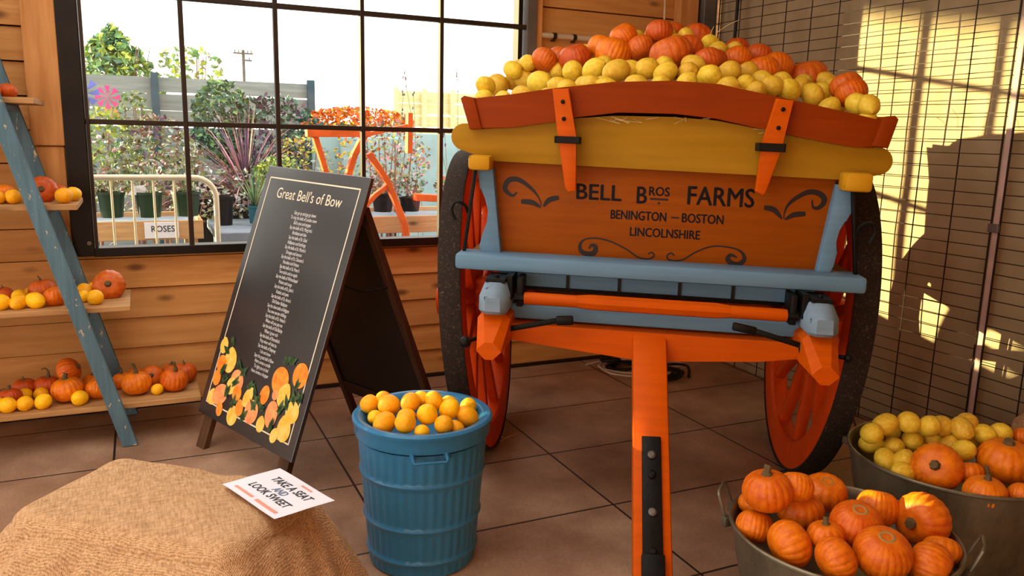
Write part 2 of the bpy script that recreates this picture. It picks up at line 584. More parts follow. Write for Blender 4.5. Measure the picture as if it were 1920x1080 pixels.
# clad wall: feather-edged boards with the lower edge proud
def cladding(mb, x0, x1, z0, z1, y=4.785):
    k = math.floor((z0-0.012)/0.168)
    while 0.012+k*0.168 < z1-0.01:
        a = max(z0, 0.012+k*0.168); b = min(z1, 0.012+(k+1)*0.168-0.007)
        if b-a < 0.01:
            k += 1; continue
        mb.hexa([(x0, y-0.022, a), (x1, y-0.022, a), (x1, y+0.03, a), (x0, y+0.03, a),
                 (x0, y-0.004, b), (x1, y-0.004, b), (x1, y+0.03, b), (x0, y+0.03, b)])
        k += 1
m = MB()
m.mi = 0
cladding(m, -4.5, 3.9, 0.012, WZ0-0.012)
cladding(m, -4.5, -2.45, WZ0-0.012, 3.25)
cladding(m, -0.92, WX0-0.02, WZ0-0.012, 3.25)
cladding(m, -2.45, -0.92, WZ1+0.02, 3.25)
cladding(m, WX1+0.02, 3.9, WZ0-0.012, 3.25)
cladding(m, WX0-0.02, WX1+0.02, WZ1+0.02, 3.25)
m.mi = 1
for a, b in (((-4.5, 4.81, 0), (-2.45, 4.86, 3.25)), ((-0.92, 4.81, 0), (WX0-0.02, 4.86, 3.25)), ((-2.45, 4.81, 0), (-0.92, 4.86, WZ0-0.012)), ((-2.45, 4.81, WZ1+0.02), (-0.92, 4.86, 3.25)), ((WX1+0.02, 4.81, 0), (3.9, 4.86, 3.25)), ((WX0-0.02, 4.81, 0), (WX1+0.02, 4.86, WZ0-0.012)), ((WX0-0.02, 4.81, WZ1+0.02), (WX1+0.02, 4.86, 3.25))):
    m.box(a, b)
struct(m.build('wall_back', [M['clad'], M['clad_gap']], smooth=0))
# vertical timbers on the clad wall
m = MB(); m.box((-0.487, 4.69, 1.445), (-0.338, 4.77, 3.25), 0.006); struct(m.build('trim_1', M['post'], smooth=0))
m = MB(); m.box((-0.480, 4.705, 0.955), (-0.342, 4.77, 1.442), 0.006); struct(m.build('trim_2', M['post'], smooth=0))
m = MB(); m.box((3.39, 4.69, 0.0), (3.54, 4.77, 3.25), 0.006); struct(m.build('trim_3', M['post'], smooth=0))
m = MB(); m.box((2.30, 4.715, 0.9), (2.36, 4.765, 3.25), 0.004); struct(m.build('trim_4', M['post'], smooth=0))
m = MB(); m.box((3.565, 4.66, 0.0), (3.66, 4.76, 3.25), 0.004)
m.box((3.665, 4.66, 0.0), (3.672, 4.75, 3.25))
struct(m.build('trim_5', M['steel_grey'], smooth=0))
m = MB(); m.box((-4.5, 4.74, 0.0), (3.6, 4.765, 0.022), 0.003); struct(m.build('baseboard_back', M['clad_gap'], smooth=0))
# window: black steel frame, bars and panes
fr = MB()
fr.box((WX0-0.025, 4.69, WZ0-0.03), (WX0+0.075, 4.80, WZ1+0.03), 0.004)      # wide left jamb
fr.box((WX1-0.085, 4.71, WZ0-0.02), (WX1-0.055, 4.79, WZ1), 0.003)
fr.box((WX0+0.07, 4.695, WZ0-0.035), (WX1, 4.80, WZ0+0.012), 0.004)        # sill rail
fr.box((WX0+0.07, 4.70, WZ1-0.01), (WX1, 4.80, WZ1+0.03), 0.004)
win = struct(fr.build('window_1', M['black_metal'], smooth=0))
fr = MB(); fr.box((WX1-0.03, 4.70, WZ0-0.02), (WX1+0.04, 4.79, WZ1+0.03), 0.004)
fr.build('jamb', M['steel_grey'], win, 0)
fr = MB(); fr.box((WX0+0.078, 4.695, WZ0+0.012), (WX0+0.094, 4.73, WZ1-0.01), 0.002)
fr.build('inner_bead', M['bar_metal'], win, 0)
b = MB()
for x in (0.238, 0.720, 1.203, 1.686):
    b.box((x-0.0125, 4.705, WZ0), (x+0.0125, 4.745, WZ1), 0.003)
for z in (1.570, 2.218, 2.866):
    b.box((WX0+0.07, 4.707, z-0.0135), (WX1-0.03, 4.747, z+0.0135), 0.003)
b.build('glazing_bars', M['bar_metal'], win, 0)
b = MB(); b.grid([[(WX0+0.07, 4.755, WZ0), (WX1-0.03, 4.755, WZ0)], [(WX0+0.07, 4.755, WZ1), (WX1-0.03, 4.755, WZ1)]]); b.build('glazing', M['glass'], win, 0)
b = MB(); b.lathe([(0.0, 0), (0.011, 0.001), (0.011, 0.006), (0.0, 0.008)], 12, (-0.262, 4.69, 0.945), (0, -1, 0)); b.build('bolt', M['steel_grey'], win)
# second window further left, outside the frame
fr = MB()
fr.box((-2.45, 4.70, WZ0-0.03), (-2.41, 4.80, WZ1+0.03), 0.003); fr.box((-0.96, 4.70, WZ0-0.03), (-0.92, 4.80, WZ1+0.03), 0.003)
fr.box((-2.41, 4.70, WZ0-0.03), (-0.96, 4.80, WZ0+0.01), 0.003); fr.box((-2.41, 4.70, WZ1), (-0.96, 4.80, WZ1+0.03), 0.003)
win2 = struct(fr.build('window_2', M['black_metal'], smooth=0))
b = MB(); b.box((-1.70, 4.71, WZ0), (-1.675, 4.74, WZ1)); b.box((-2.41, 4.711, 1.905), (-0.96, 4.741, 1.93)); b.build('glazing_bars', M['bar_metal'], win2, 0)
b = MB(); b.grid([[(-2.42, 4.755, WZ0), (-0.95, 4.755, WZ0)], [(-2.42, 4.755, WZ1), (-0.95, 4.755, WZ1)]]); b.build('glazing', M['glass'], win2, 0)
# right wall: hanging tan sheet
rows = []
for i in range(61):
    y = 4.72 - 7.7*i/60
    row = []
    for j in range(31):
        z = 3.25*j/30
        n = noise.noise(Vector((y*1.1, z*0.6, 3.1)))*0.05 + noise.noise(Vector((y*3.2+z*0.8, z*1.9, 9.0)))*0.018
        row.append((3.735+n, y, z))
    rows.append(row)
m = MB(); m.grid(rows)
back = [[(3.80, r[0][1], 0.0), (3.80, r[0][1], 3.25)] for r in rows]
m.grid(back)
struct(m.build('wall_right', M['sheet'], smooth=60))
m = MB()
for a, b in (((-4.5, -3.0, 3.25), (-1.9, 4.90, 3.33)), ((1.3, -3.0, 3.25), (3.95, 4.90, 3.33)), ((-1.9, 4.0, 3.25), (1.3, 4.90, 3.33)), ((-1.9, -3.0, 3.25), (1.3, 0.9, 3.33))):
    m.box(a, b)
cl = struct(m.build('ceiling', M['post'], smooth=0))
m = MB(); m.grid([[(-1.95, 0.85, 3.335), (1.35, 0.85, 3.335)], [(-1.95, 4.05, 3.335), (1.35, 4.05, 3.335)]])  # unseen rooflight added to bring in fill light from above
rl = struct(m.build('added_rooflight', M['glass'], smooth=0))
# wall added behind the camera to cut frontal light, with a doorway
m = MB(); m.box((-1.2, -3.06, 0), (3.95, -3.0, 3.25)); m.box((-4.5, -3.06, 2.4), (-1.2, -3.0, 3.25)); m.box((-4.5, -3.06, 0), (-3.4, -3.0, 2.4))
struct(m.build('added_wall_front', M['clad'], smooth=0))

# wire mesh panels in front of the sheet
def mesh_panel(y0, y1, label):
    root = empty('wire_mesh_panel', (3.645, (y0+y1)/2, 0.02))
    h = MB()
    z = 0.0
    k = 0
    random.seed(int(y0*100))
    while z < 3.15:
        pts = []
        for i in range(7):
            y = y0 + (y1-y0)*i/6
            pts.append((-0.004+random.uniform(-0.0015, 0.0015), y-root.location.y, z+random.uniform(-0.003, 0.003)))
        h.tube(pts, 0.0024, 5)
        z += 0.0625
    h.build('horizontal_wires', M['wire'], root)
    v = MB()
    n = max(2, round(abs(y1-y0)/0.203))
    for i in range(n+1):
        y = y0 + (y1-y0)*i/n
        v.tube([(0.002, y-root.location.y+random.uniform(-.003, .003), 0), (0.002, y-root.location.y, 1.6), (0.002, y-root.location.y, 3.13)], 0.0034 if 0 < i < n else 0.005, 6)
    v.build('vertical_wires', M['wire'], root)
    return tag(root, label, 'mesh panel', 'wire mesh panels along the tan sheet')
mesh_panel(4.60, 2.482, 'dark wire mesh panel behind the cart, between the grey corner post and the pale strip')
mesh_panel(2.438, 0.2, 'dark wire mesh panel at the right edge, on the near side of the pale strip')
m = MB(); m.box((3.650, 2.446, 0.02), (3.662, 2.474, 3.2), 0.002)
t_ = tag(m.build('joint_strip', M['white_strip'], smooth=0), 'pale vertical strip in the joint between the two wire mesh panels', 'strip')
m = MB(); m.box((3.628, 2.435, 1.155), (3.650, 2.487, 1.195), 0.004)
tag(m.build('mesh_clip', M['steel_grey'], smooth=0), 'small metal clip joining the two mesh panels on the pale strip', 'clip')
m = MB(); m.tube(spline([(3.62, 4.385, 3.2), (3.625, 4.395, 2.4), (3.62, 4.40, 1.9), (3.63, 4.395, 1.0), (3.62, 4.40, 0.02)], 6), 0.011, 8)
tag(m.build('black_cable', M['cable_black']), 'thick black cable hanging down the mesh panel near the grey corner post', 'cable')
# conduit and cord on the upper right boards
m = MB(); m.tube([(2.36, 4.735, 2.182), (3.38, 4.735, 2.182)], 0.018, 10)
cd = tag(m.build('conduit', M['conduit']), 'pale horizontal pipe fixed to the boards right of the window', 'pipe')
for x in (2.455, 2.60, 2.95):
    m = MB(); m.tube([(x-0.012, 4.735, 2.182), (x+0.012, 4.735, 2.182)], 0.022, 10); m.box((x-0.01, 4.735, 2.15), (x+0.01, 4.765, 2.16)); m.build('clip', M['bar_metal'], cd)
m = MB(); m.tube(spline([(3.262, 4.70, 3.24), (3.264, 4.70, 2.5), (3.278, 4.70, 2.0), (3.285, 4.70, 1.5)], 5), 0.006, 6)
tag(m.build('hanging_cord', M['cream_cord']), 'thin cream cord hanging in front of the boards above the cart', 'cord')

# ================================================================== CART
CA = radians(-32)
cart = empty('farm_cart', (2.252, 3.29, 0), CA)
tag(cart, 'orange, yellow and blue painted two-wheeled farm cart heaped with lemons and pumpkins', 'cart')
TL = -0.018
CE1 = Vector((cos(CA), sin(CA), 0)); CE2 = Vector((-sin(CA), cos(CA), 0))
def c2w(u, v, z): return Vector((2.252, 3.29, 0)) + CE1*u + CE2*v + Vector((0, 0, z))
def P3(vfix): return lambda a, b, d: (a, vfix + d, b)
def face(o, v): return lambda a, b, d: Vector((a, v-d, b+TL*a))

# front board with the lettering
m = MB(); m.prism([(-.652, 1.46), (-.600, 1.05), (.612, 1.05), (.664, 1.46)], P3(-.82), 0, .03, 0.004)
board = m.build('front_board', M['panel'], cart, 30, TL)
fb = face(board, -.8205)
def painted(s, box, **k): return text_mesh('lettering', s, M['letter'], board, box, fb, **k)
painted('BELL', (-.312, -.138, 1.307, 1.366), fat=.0022)
painted('B', (-.077, -.040, 1.302, 1.366), fat=.0022)
painted('ROS', (-.031, .046, 1.334, 1.368), fat=.0014)
painted('FARMS', (.117, .366, 1.307, 1.378), fat=.0022)
painted('BENINGTON', (-.175, .039, 1.236, 1.271), fat=.0014)
painted('BOSTON', (.100, .257, 1.237, 1.272), fat=.0014)
painted('LINCOLNSHIRE', (-.097, .172, 1.173, 1.207), fat=.0014)
for (nm, a, b, c, d) in (('underline', -.027, .043, 1.317, 1.325), ('full_stop', .004, .012, 1.302, 1.310), ('dash', .058, .088, 1.250, 1.256)):
    m = MB(); m.grid([[fb(a, c, .0006), fb(b, c, .0006)], [fb(a, d, .0006), fb(b, d, .0006)]])
    m.build(nm, M['letter'], board, 0)
STROKES = {
 'a': ([(-.548,1.321),(-.564,1.306),(-.584,1.316),(-.597,1.335),(-.585,1.363),(-.557,1.372),(-.525,1.362),(-.485,1.332),(-.46,1.302),(-.449,1.272)], lambda s: .003+.011*sin(pi*min(1, s*1.1))),
 'b': ([(-.451,1.265),(-.487,1.283),(-.531,1.285)], lambda s: .003+.014*s*(1.25-s)*2),
 'c': ([(-.441,1.268),(-.42,1.296),(-.381,1.308)], lambda s: .003+.014*s*(1.25-s)*2),
 'd': ([(-.255,1.112),(-.244,1.127),(-.229,1.12),(-.234,1.098),(-.258,1.091),(-.286,1.101),(-.29,1.129),(-.268,1.15),(-.221,1.155),(-.166,1.144),(-.109,1.119),(-.061,1.09),(-.022,1.085),(.001,1.098),(-.008,1.112),(-.023,1.105)], lambda s: .004+.010*max(0, sin(pi*min(1, s*2.2)))),
 'e': ([(.579,1.348),(.585,1.322),(.603,1.319),(.62,1.335),(.622,1.357),(.598,1.375),(.562,1.376),(.52,1.352),(.493,1.324),(.482,1.293),(.482,1.270)], lambda s: .003+.011*sin(pi*min(1, s*1.1))),
 'f': ([(.475,1.270),(.443,1.303),(.405,1.31)], lambda s: .003+.014*s*(1.25-s)*2),
 'g': ([(.486,1.268),(.518,1.288),(.56,1.294)], lambda s: .003+.014*s*(1.25-s)*2),
 'h': ([(.079,1.105),(.066,1.114),(.051,1.101),(.064,1.086),(.11,1.089),(.162,1.124),(.221,1.149),(.282,1.15),(.328,1.138),(.347,1.111),(.332,1.088),(.306,1.085),(.284,1.103),(.295,1.12),(.318,1.112)], lambda s: .004+.010*max(0, sin(pi*min(1, (1-s)*2.2)))),
}
for k, (pts, w) in STROKES.items():
    m = MB(); ribbon(m, pts, lambda q, w=w: 1.5*w(q), fb, .0006); m.build('scroll_ornament', M['letter'], board, 0)

# ochre rail with rounded ears and arched top edge
arc = lambda cx, cz, r, a0, a1: [(cx+r*cos(radians(a0+(a1-a0)*i/10)), cz+r*sin(radians(a0+(a1-a0)*i/10))) for i in range(11)]
top = arc(-.757, 1.527, .052, 250, 85)+[(-.690,1.582),(-.560,1.585),(-.384,1.609),(-.18,1.630),(.04,1.634),(.2,1.627),(.36,1.602),(.52,1.578),(.66,1.560)]+arc(.795, 1.503, .050, 85, -70)
bot = [(.74,1.438),(.67,1.430),(.05,1.434),(-.635,1.438),(-.70,1.456)]
m = MB(); m.prism(top+bot, P3(-.855), 0, .035, 0.004); m.build('yellow_rail', M['yellow'], cart, 30, TL)
# orange arched top board
tp = [(-.735,1.672),(-.57,1.694),(-.408,1.722),(-.19,1.752),(.031,1.764),(.2,1.757),(.406,1.720),(.608,1.683),(.79,1.648)]
bt = [(.765,1.552),(.70,1.550),(.62,1.560),(.504,1.578),(.349,1.605),(.192,1.634),(.039,1.645),(-.163,1.642),(-.323,1.622),(-.384,1.602),(-.568,1.570),(-.70,1.560)]
m = MB(); m.prism(tp+bt, P3(-.89), 0, .033, 0.004); m.build('top_board', M['orange_d'], cart, 30, TL)
for pts in ([(-.765,1.672),(-.752,1.682),(-.712,1.676),(-.680,1.560),(-.728,1.556)], [(.835,1.655),(.822,1.668),(.782,1.662),(.752,1.556),(.81,1.552)]):
    m = MB(); m.prism(pts, P3(-.90), 0, .085, 0.006); m.build('end_cleat', M['orange_d'], cart, 30, TL)
# two tapering staves with iron loops and bolts
for s, pts, bolts, loop in ((1, [(-.413,1.718),(-.350,1.721),(-.318,1.55),(-.309,1.345),(-.340,1.338),(-.352,1.355),(-.388,1.55)], ((-.372,1.672),(-.366,1.610)), (-.398,-.300,1.520,1.546)),
                            (-1, [(.400,1.712),(.462,1.706),(.432,1.54),(.390,1.372),(.376,1.362),(.352,1.376),(.362,1.55)], ((.424,1.674),(.413,1.608)), (.348,.444,1.522,1.552))):
    m = MB(); m.prism(pts, P3(-.925), 0, .033, 0.004); st = m.build('stave', M['orange'], cart, 30, TL)
    for (a, b) in bolts:
        m = MB(); m.lathe([(0.0, 0), (.008, .001), (.008, .005), (.004, .008), (0, .008)], 10, (a, -.925, b), (0, -1, 0)); m.build('bolt', M['iron'], st, 35, TL)
    m = MB(); a0, a1, b0, b1 = loop
    for q in (((a0, -.937, b0), (a1, -.928, b1)), ((a0, -.937, b0), (a0+.008, -.855, b1)), ((a1-.008, -.937, b0), (a1, -.855, b1))):
        m.box(*q, 0.002)
    m.build('iron_loop', M['iron'], st, 0, TL)
# body box behind: side boards, flared raves, tail board, bed
for s in (-1, 1):
    m = MB()
    m.hexa([(s*.600, -.79, 1.03), (s*.632, -.79, 1.03), (s*.632, .52, 1.03), (s*.600, .52, 1.03), (s*.650, -.79, 1.47), (s*.682, -.79, 1.47), (s*.682, .52, 1.47), (s*.650, .52, 1.47)], 0.003)
    sd = m.build('side_board', M['orange'], cart, 0, TL)
    m = MB()
    m.hexa([(s*.64, -.82, 1.47), (s*.675, -.82, 1.47), (s*.675, .55, 1.47), (s*.64, .55, 1.47), (s*.73, -.86, 1.64), (s*.76, -.86, 1.64), (s*.76, .57, 1.64), (s*.73, .57, 1.64)], 0.003)
    m.build('rave_board', M['orange_d'], cart, 0, TL)
m = MB(); m.prism([(-.60, 1.03), (.60, 1.03), (.68, 1.47), (.74, 1.66), (0, 1.74), (-.74, 1.66), (-.68, 1.47)], P3(.52), 0, .03, 0.003); m.build('tail_board', M['orange'], cart, 0, TL)
m = MB(); m.box((-.62, -.80, .995), (.62, .54, 1.035)); m.build('cart_bed', M['dark_wood'], cart, 0, TL)
# blue shaped corner standards with ochre caps
L = [(-.702,1.412),(-.640,1.412),(-.600,1.055),(-.668,1.055),(-.690,1.10),(-.678,1.15),(-.660,1.20),(-.650,1.245),(-.662,1.29),(-.690,1.33)]
m = MB(); m.prism(L, P3(-.865), 0, .075, 0.006); m.build('corner_standard', M['blue'], cart, 30, TL)
Rr_ = [(.716,1.412),(.722,1.37),(.720,1.32),(.700,1.275),(.672,1.245),(.664,1.20),(.680,1.165),(.672,1.11),(.655,1.06),(.608,1.055),(.655,1.412)]
m = MB(); m.prism(Rr_, P3(-.865), 0, .075, 0.006); m.build('corner_standard', M['blue'], cart, 30, TL)
for (a, b, c, d) in ((-.722, -.636, 1.405, 1.462), (.655, .752, 1.392, 1.462)):
    m = MB(); m.box((a, -.965, c), (b, -.862, d), 0.014); m.build('standard_cap', M['yellow_cap'], cart, 40, TL)
# blue cross beam and the lip under it
m = MB(); m.box((-.770, -.955, 1.020), (.772, -.80, 1.082), 0.014); m.build('front_beam', M['blue'], cart, 40, TL)
m = MB(); m.box((-.60, -.905, .962), (.60, -.86, 1.022), 0.003)
for u in (-.535, -.33, -.13, .10, .30, .50):
    m.mi = 1; m.box((u-.006, -.912, .962), (u+.006, -.905, 1.02))
m.build('beam_lip', [M['blue_lip'], M['iron']], cart, 0, TL)
m = MB(); m.box((-.56, -.86, .94), (.56, .5, 1.0)); m.build('under_frame', M['iron'], cart, 0, TL)
m = MB(); m.box((-.58, -.945, .838), (.58, -.83, .895), 0.006); m.build('lower_blue_beam', M['blue'], cart, 0, TL)
# orange roller bar: round ends, eight-sided middle
m = MB()
m.lathe([(.0, 0), (.023, .0), (.0245, .02), (.024, .20)], 16, (-.488, -1.0, .932), (1, 0, 0))
m.lathe([(.024, .20), (.0295, .25), (.0295, .72), (.024, .77)], 8, (-.488, -1.0, .932), (1, 0, 0))
m.lathe([(.024, .77), (.0245, .95), (.023, .973), (0, .973)], 16, (-.488, -1.0, .932), (1, 0, 0))
m.build('roller_bar', M['orange'], cart, 30, TL)
for u in (-.505, .505):
    m = MB(); m.tube([(u-.02, -1.0, .932), (u+.02, -1.0, .932)], .019, 10); m.box((u-.012, -1.015, .90), (u+.012, -.90, 1.01), 0.003)
    m.build('roller_bracket', M['iron'], cart, 30, TL)
# chassis side beams with chamfered orange noses, blue blocks on them
for s in (-1, 1):
    uc = -.592 if s < 0 else .590
    m = MB()
    def ring(v, h, w, z0, z1):
        c = .022 if v > -1.15 else .03
        a, b = uc-w, uc+w
        return [(a+c, v, z0), (b-c, v, z0), (b, v, z0+c), (b, v, z1-c), (b-c, v, z1), (a+c, v, z1), (a, v, z1-c), (a, v, z0+c)]
    rws = [ring(.03, 0, .062, .755, .885), ring(-1.08, 0, .062, .755, .885), ring(-1.20, 0, .045, .735, .80)]
    Rg = m.grid(rws, close_u=True); m._face(Rg[0][::-1]); m._face(Rg[-1])
    m.build('side_beam', M['orange'], cart, 25, TL)
    m = MB()
    def oct_(z, w, v0, v1, c): return [(uc-w+c, v0, z), (uc+w-c, v0, z), (uc+w, v0+c*1.3, z), (uc+w, v1, z), (uc-w, v1, z), (uc-w, v0+c*1.3, z)]
    Rg = m.grid([oct_(.886, .046, -1.12, -.90, .022), oct_(.900, .055, -1.135, -.90, .026), oct_(.950, .055, -1.130, -.90, .028), oct_(.992, .042, -1.085, -.90, .022), oct_(.999, .036, -1.075, -.90, .020)], close_u=True)
    m._face(Rg[0][::-1]); m._face(Rg[-1])
    bl = m.build('blue_block', M['blue_worn'], cart, 40, TL)
    m = MB(); m.box((uc-.038, -1.07, .998), (uc+.038, -.92, 1.012), 0.003); m.tube([(uc, -1.03, 1.0), (uc, -1.03, 1.022)], .010, 8)
    m.box((uc-s*.05-.012, -1.04, .93), (uc-s*.05+.012, -.90, 1.022), 0.003)
    m.build('iron_plate', M['iron'], bl, 0, TL)
# orange cross member, gently bowed underneath
cb = [(-.56, .83), (.56, .83), (.56, .770), (.40, .748), (.07, .724), (-.08, .722), (-.30, .742), (-.56, .765)]
m = MB(); m.prism(cb, P3(-1.0), 0, .11, 0.005); m.build('cross_member', M['orange'], cart, 0, TL)
# black latch levers
m = MB(); m.bar((-.535, -1.06, .822), (-.35, -1.06, .868), .012, .020, bev=.003); m.bar((-.36, -1.06, .866), (-.295, -1.06, .872), .022, .034, bev=.006); m.build('latch_lever', M['iron'], cart, 30, TL)
m = MB(); m.bar((.535, -1.06, .836), (.36, -1.06, .880), .012, .020, bev=.003); m.bar((.37, -1.06, .878), (.285, -1.06, .892), .020, .030, bev=.006); m.bar((.535, -1.06, .845), (.545, -1.06, .80), .014, .03, bev=.004); m.build('latch_lever', M['iron'], cart, 30, TL)
m = MB(); m.sphere((-.688, -1.15, .795), .022, 12, 8); m.tube([(-.688, -1.15, .795), (-.65, -1.10, .80)], .008, 8); m.build('pin_knob', M['iron'], cart)
m = MB(); m.sphere((.688, -1.10, .80), .016, 12, 8); m.tube([(.688, -1.10, .80), (.65, -1.08, .80)], .008, 8); m.build('pin_knob', M['iron'], cart)
# iron stay rods and hooks at both sides
for s in (-1, 1):
    m = MB(); m.bar((s*.705, -.875, 1.42), (s*.748, -.875, 1.075), .012, .024, up=(0, 1, 0), bev=.002)
    hp = spline([(s*.735, -.88, 1.235), (s*.742, -.89, 1.262), (s*.762, -.90, 1.278), (s*.784, -.90, 1.272), (s*.795, -.90, 1.250), (s*.788, -.90, 1.222), (s*.778, -.90, 1.205)], 5)
    m.tube(hp, .0065, 8)
    m.build('stay_rod', M['iron'], cart, 35, TL)
# drawbar sloping to the ground, iron shod
PB0, PB1 = Vector((-.008, -.955, .800)), Vector((.018, -1.735, .004))
dd = (PB1-PB0).normalized()
m = MB(); m.bar(PB0, PB1-dd*.12, .126, .09, up=(0, -1, 1), bev=.010)
pole = m.build('drawbar', M['orange'], cart, 30)
nrm = Vector((1, 0, 0)).cross(dd).normalized()
if nrm.y > 0: nrm = -nrm
m = MB()
def on_pole(s): return PB0 + dd*s + nrm*.050
m.bar(on_pole(.43), on_pole(.86), .066, .014, up=tuple(nrm), bev=.003)
m.bar(on_pole(.84)+nrm*.012, on_pole(1.06)+nrm*.004, .074, .03, up=tuple(nrm), bev=.004)
m.bar(PB0+dd*.985, PB1, .118, .078, up=tuple(nrm), bev=.006)
strap = m.build('iron_strap', M['iron'], pole, 30)
for s in (.50, .57, .70, .83):
    m = MB(); m.lathe([(0, 0), (.014, .001), (.014, .007), (.008, .012), (0, .012)], 12, on_pole(s)+nrm*.007, nrm); m.build('bolt', M['steel_grey'] if s in (.50, .70) else M['iron'], pole)
# axle and wheels
m = MB(); m.box((-.77, -.14, .69), (.77, -.04, .79), 0.006); m.build('axle', M['orange'], cart, 0)
WR, WT = .745, .086
def make_wheel(s):
    cam = radians(5.2)
    axis = Vector((s*cos(cam), 0, -sin(cam)))
    up = Vector((s*sin(cam), 0, cos(cam)))
    bk = Vector((0, 1, 0))
    c = Vector((s*.762, -.09, WR*cos(cam)))
    def ringpts(r, off, n=96): return [c + axis*off + (bk*cos(2*pi*k/n)+up*sin(2*pi*k/n))*r for k in range(n)]
    m = MB(); m.grid([ringpts(r, o) for r, o in ((WR-.145, .012), (WR-.135, .0), (WR-.02, .0), (WR-.012, .004), (WR-.012, WT-.004), (WR-.135, WT), (WR-.145, WT-.012))], close_u=True, close_v=True)
    wh = m.build('wheel', M['wheel_orange'], cart, 35)
    m = MB(); m.grid([ringpts(r, o) for r, o in ((WR-.013, -.004), (WR-.003, -.004), (WR, .003), (WR, WT-.003), (WR-.003, WT+.004), (WR-.013, WT+.004))], close_u=True, close_v=True)
    m.build('tyre', M['tyre'], wh, 35)
    for k in range(12):
        a = 2*pi*(k+.5)/12
        d = bk*cos(a)+up*sin(a)
        m = MB()
        p0, p1 = c+axis*(WT*.5+.045)+d*.10, c+axis*(WT*.5)+d*(WR-.14)
        side = d.cross(axis).normalized()
        V = []
        for p, w, h in ((p0, .034, .036), (p1, .024, .022)):
            V += [p-side*w-axis*h, p+side*w-axis*h, p+side*w+axis*h, p-side*w+axis*h]
        m.hexa(V, .008)
        m.build('spoke', M['wheel_orange'], wh, 30)
    m = MB(); m.lathe([(0, -.10), (.075, -.10), (.085, -.06), (.115, .0), (.12, .09), (.10, .16), (.075, .24), (.07, .26), (0, .26)], 32, c, axis)
    m.build('hub', M['wheel_orange'], wh, 35)
    return wh
make_wheel(-1); make_wheel(1)

# ================================================================== PRODUCE
def pumpkin_mesh(n, rib, flat, dip, mat, seed):
    random.seed(seed)
    m = MB()
    rows = []
    NP, NT_ = 18, n*6
    for i in range(NP+1):
        ph = pi*i/NP
        row = []
        for k in range(NT_):
            th = 2*pi*k/NT_
            g = abs(cos(n*th/2))**0.7
            r = max(sin(ph), 1e-4)**0.88*(1-rib*(1-g)*(0.25+0.75*sin(ph)))
            z = flat*cos(ph) - dip*math.exp(-(ph/0.38)**2) + dip*0.5*math.exp(-((pi-ph)/0.42)**2)
            row.append((r*cos(th), r*sin(th), z))
        rows.append(row)
    m.grid(rows, close_u=True)
    o = m.build('pumpkin', mat, None, 60)
    me = o.data
    bpy.data.objects.remove(o)
    return me, flat-dip
def stem_mesh(kind):
    m = MB()
    if kind == 'thick':
        P = spline([(0, 0, -.03), (.01, 0, .10), (.05, .01, .22), (.10, .02, .32)], 4); R = [.20-.10*i/(len(P)-1) if i < 4 else .12 for i in range(len(P))]
    elif kind == 'short':
        P = spline([(0, 0, -.03), (.01, 0, .08), (.03, 0, .16)], 4); R = [.19-.06*i/(len(P)-1) for i in range(len(P))]
    elif kind == 'long':
        P = spline([(0, 0, -.03), (.0, 0, .2), (-.06, .0, .38), (-.13, .02, .55), (-.12, .03, .62)], 4); R = [.17-.09*min(1, i/6) for i in range(len(P))]
    elif kind == 'thin':
        P = spline([(0, 0, -.03), (.0, 0, .15), (-.08, .0, .32)], 4); R = [.10-.06*min(1, i/6) for i in range(len(P))]
    elif kind == 'hook':
        P = spline([(0, 0, -.03), (.04, 0, .22), (.04, 0, .45), (-.06, 0, .62), (-.22, 0, .66), (-.34, 0, .58)], 4); R = [.15-.10*min(1, i/10) for i in range(len(P))]
    else:  # scar ring
        m.lathe([(0.0, .015), (.14, .0), (.20, .03), (.27, .04), (.31, .0), (.33, -.04)], 24)
        o = m.build('scar', M['scar'], None, 60); me = o.data; bpy.data.objects.remove(o); return me
    m.tube(P, R, 7)
    o = m.build('stem', M['stem'], None, 40)
    me = o.data
    bpy.data.objects.remove(o)
    return me
PM = [pumpkin_mesh(18, .045, .82, .12, M['pumpkin'], 1), pumpkin_mesh(24, .032, .88, .10, M['pumpkin'], 2), pumpkin_mesh(14, .06, .78, .14, M['pumpkin'], 3),
      pumpkin_mesh(22, .03, .84, .11, M['pumpkin_red'], 4), pumpkin_mesh(16, .035, .80, .13, M['pumpkin_red'], 5)]
SM = {k: stem_mesh(k) for k in ('thick', 'short', 'long', 'thin', 'hook', 'scar')}
def lemon_mesh(el, nip, mat, seed):
    m = MB()
    prof = []
    for i in range(15):
        ph = pi*i/14
        r = sin(ph)**0.95 if 0 < i < 14 else 1e-4
        z = -el*cos(ph)
        if i in (13, 14): z += nip*(.5 if i == 13 else 1.0)
        if i in (0,): z -= nip*.3
        prof.append((r, z))
    prof[13] = (prof[13][0]*.75, prof[13][1])
    rnd = random.Random(seed)
    off = rnd.uniform(0, 20)
    m.lathe(prof, 18)
    for v in m.bm.verts:
        v.co *= 1+0.045*noise.noise(v.co*1.6+Vector((off, 0, 0)))
    o = m.build('lemon', mat, None, 70)
    me = o.data
    bpy.data.objects.remove(o)
    return me
LM = {'heap': [lemon_mesh(1.16, .14, M['lemon'], 1), lemon_mesh(1.06, .08, M['lemon'], 2), lemon_mesh(1.25, .16, M['lemon'], 3)],
      'gold': [lemon_mesh(1.10, .12, M['lemon_gold'], 4), lemon_mesh(1.04, .06, M['lemon_gold'], 5), lemon_mesh(1.22, .10, M['lemon_gold'], 6)]}
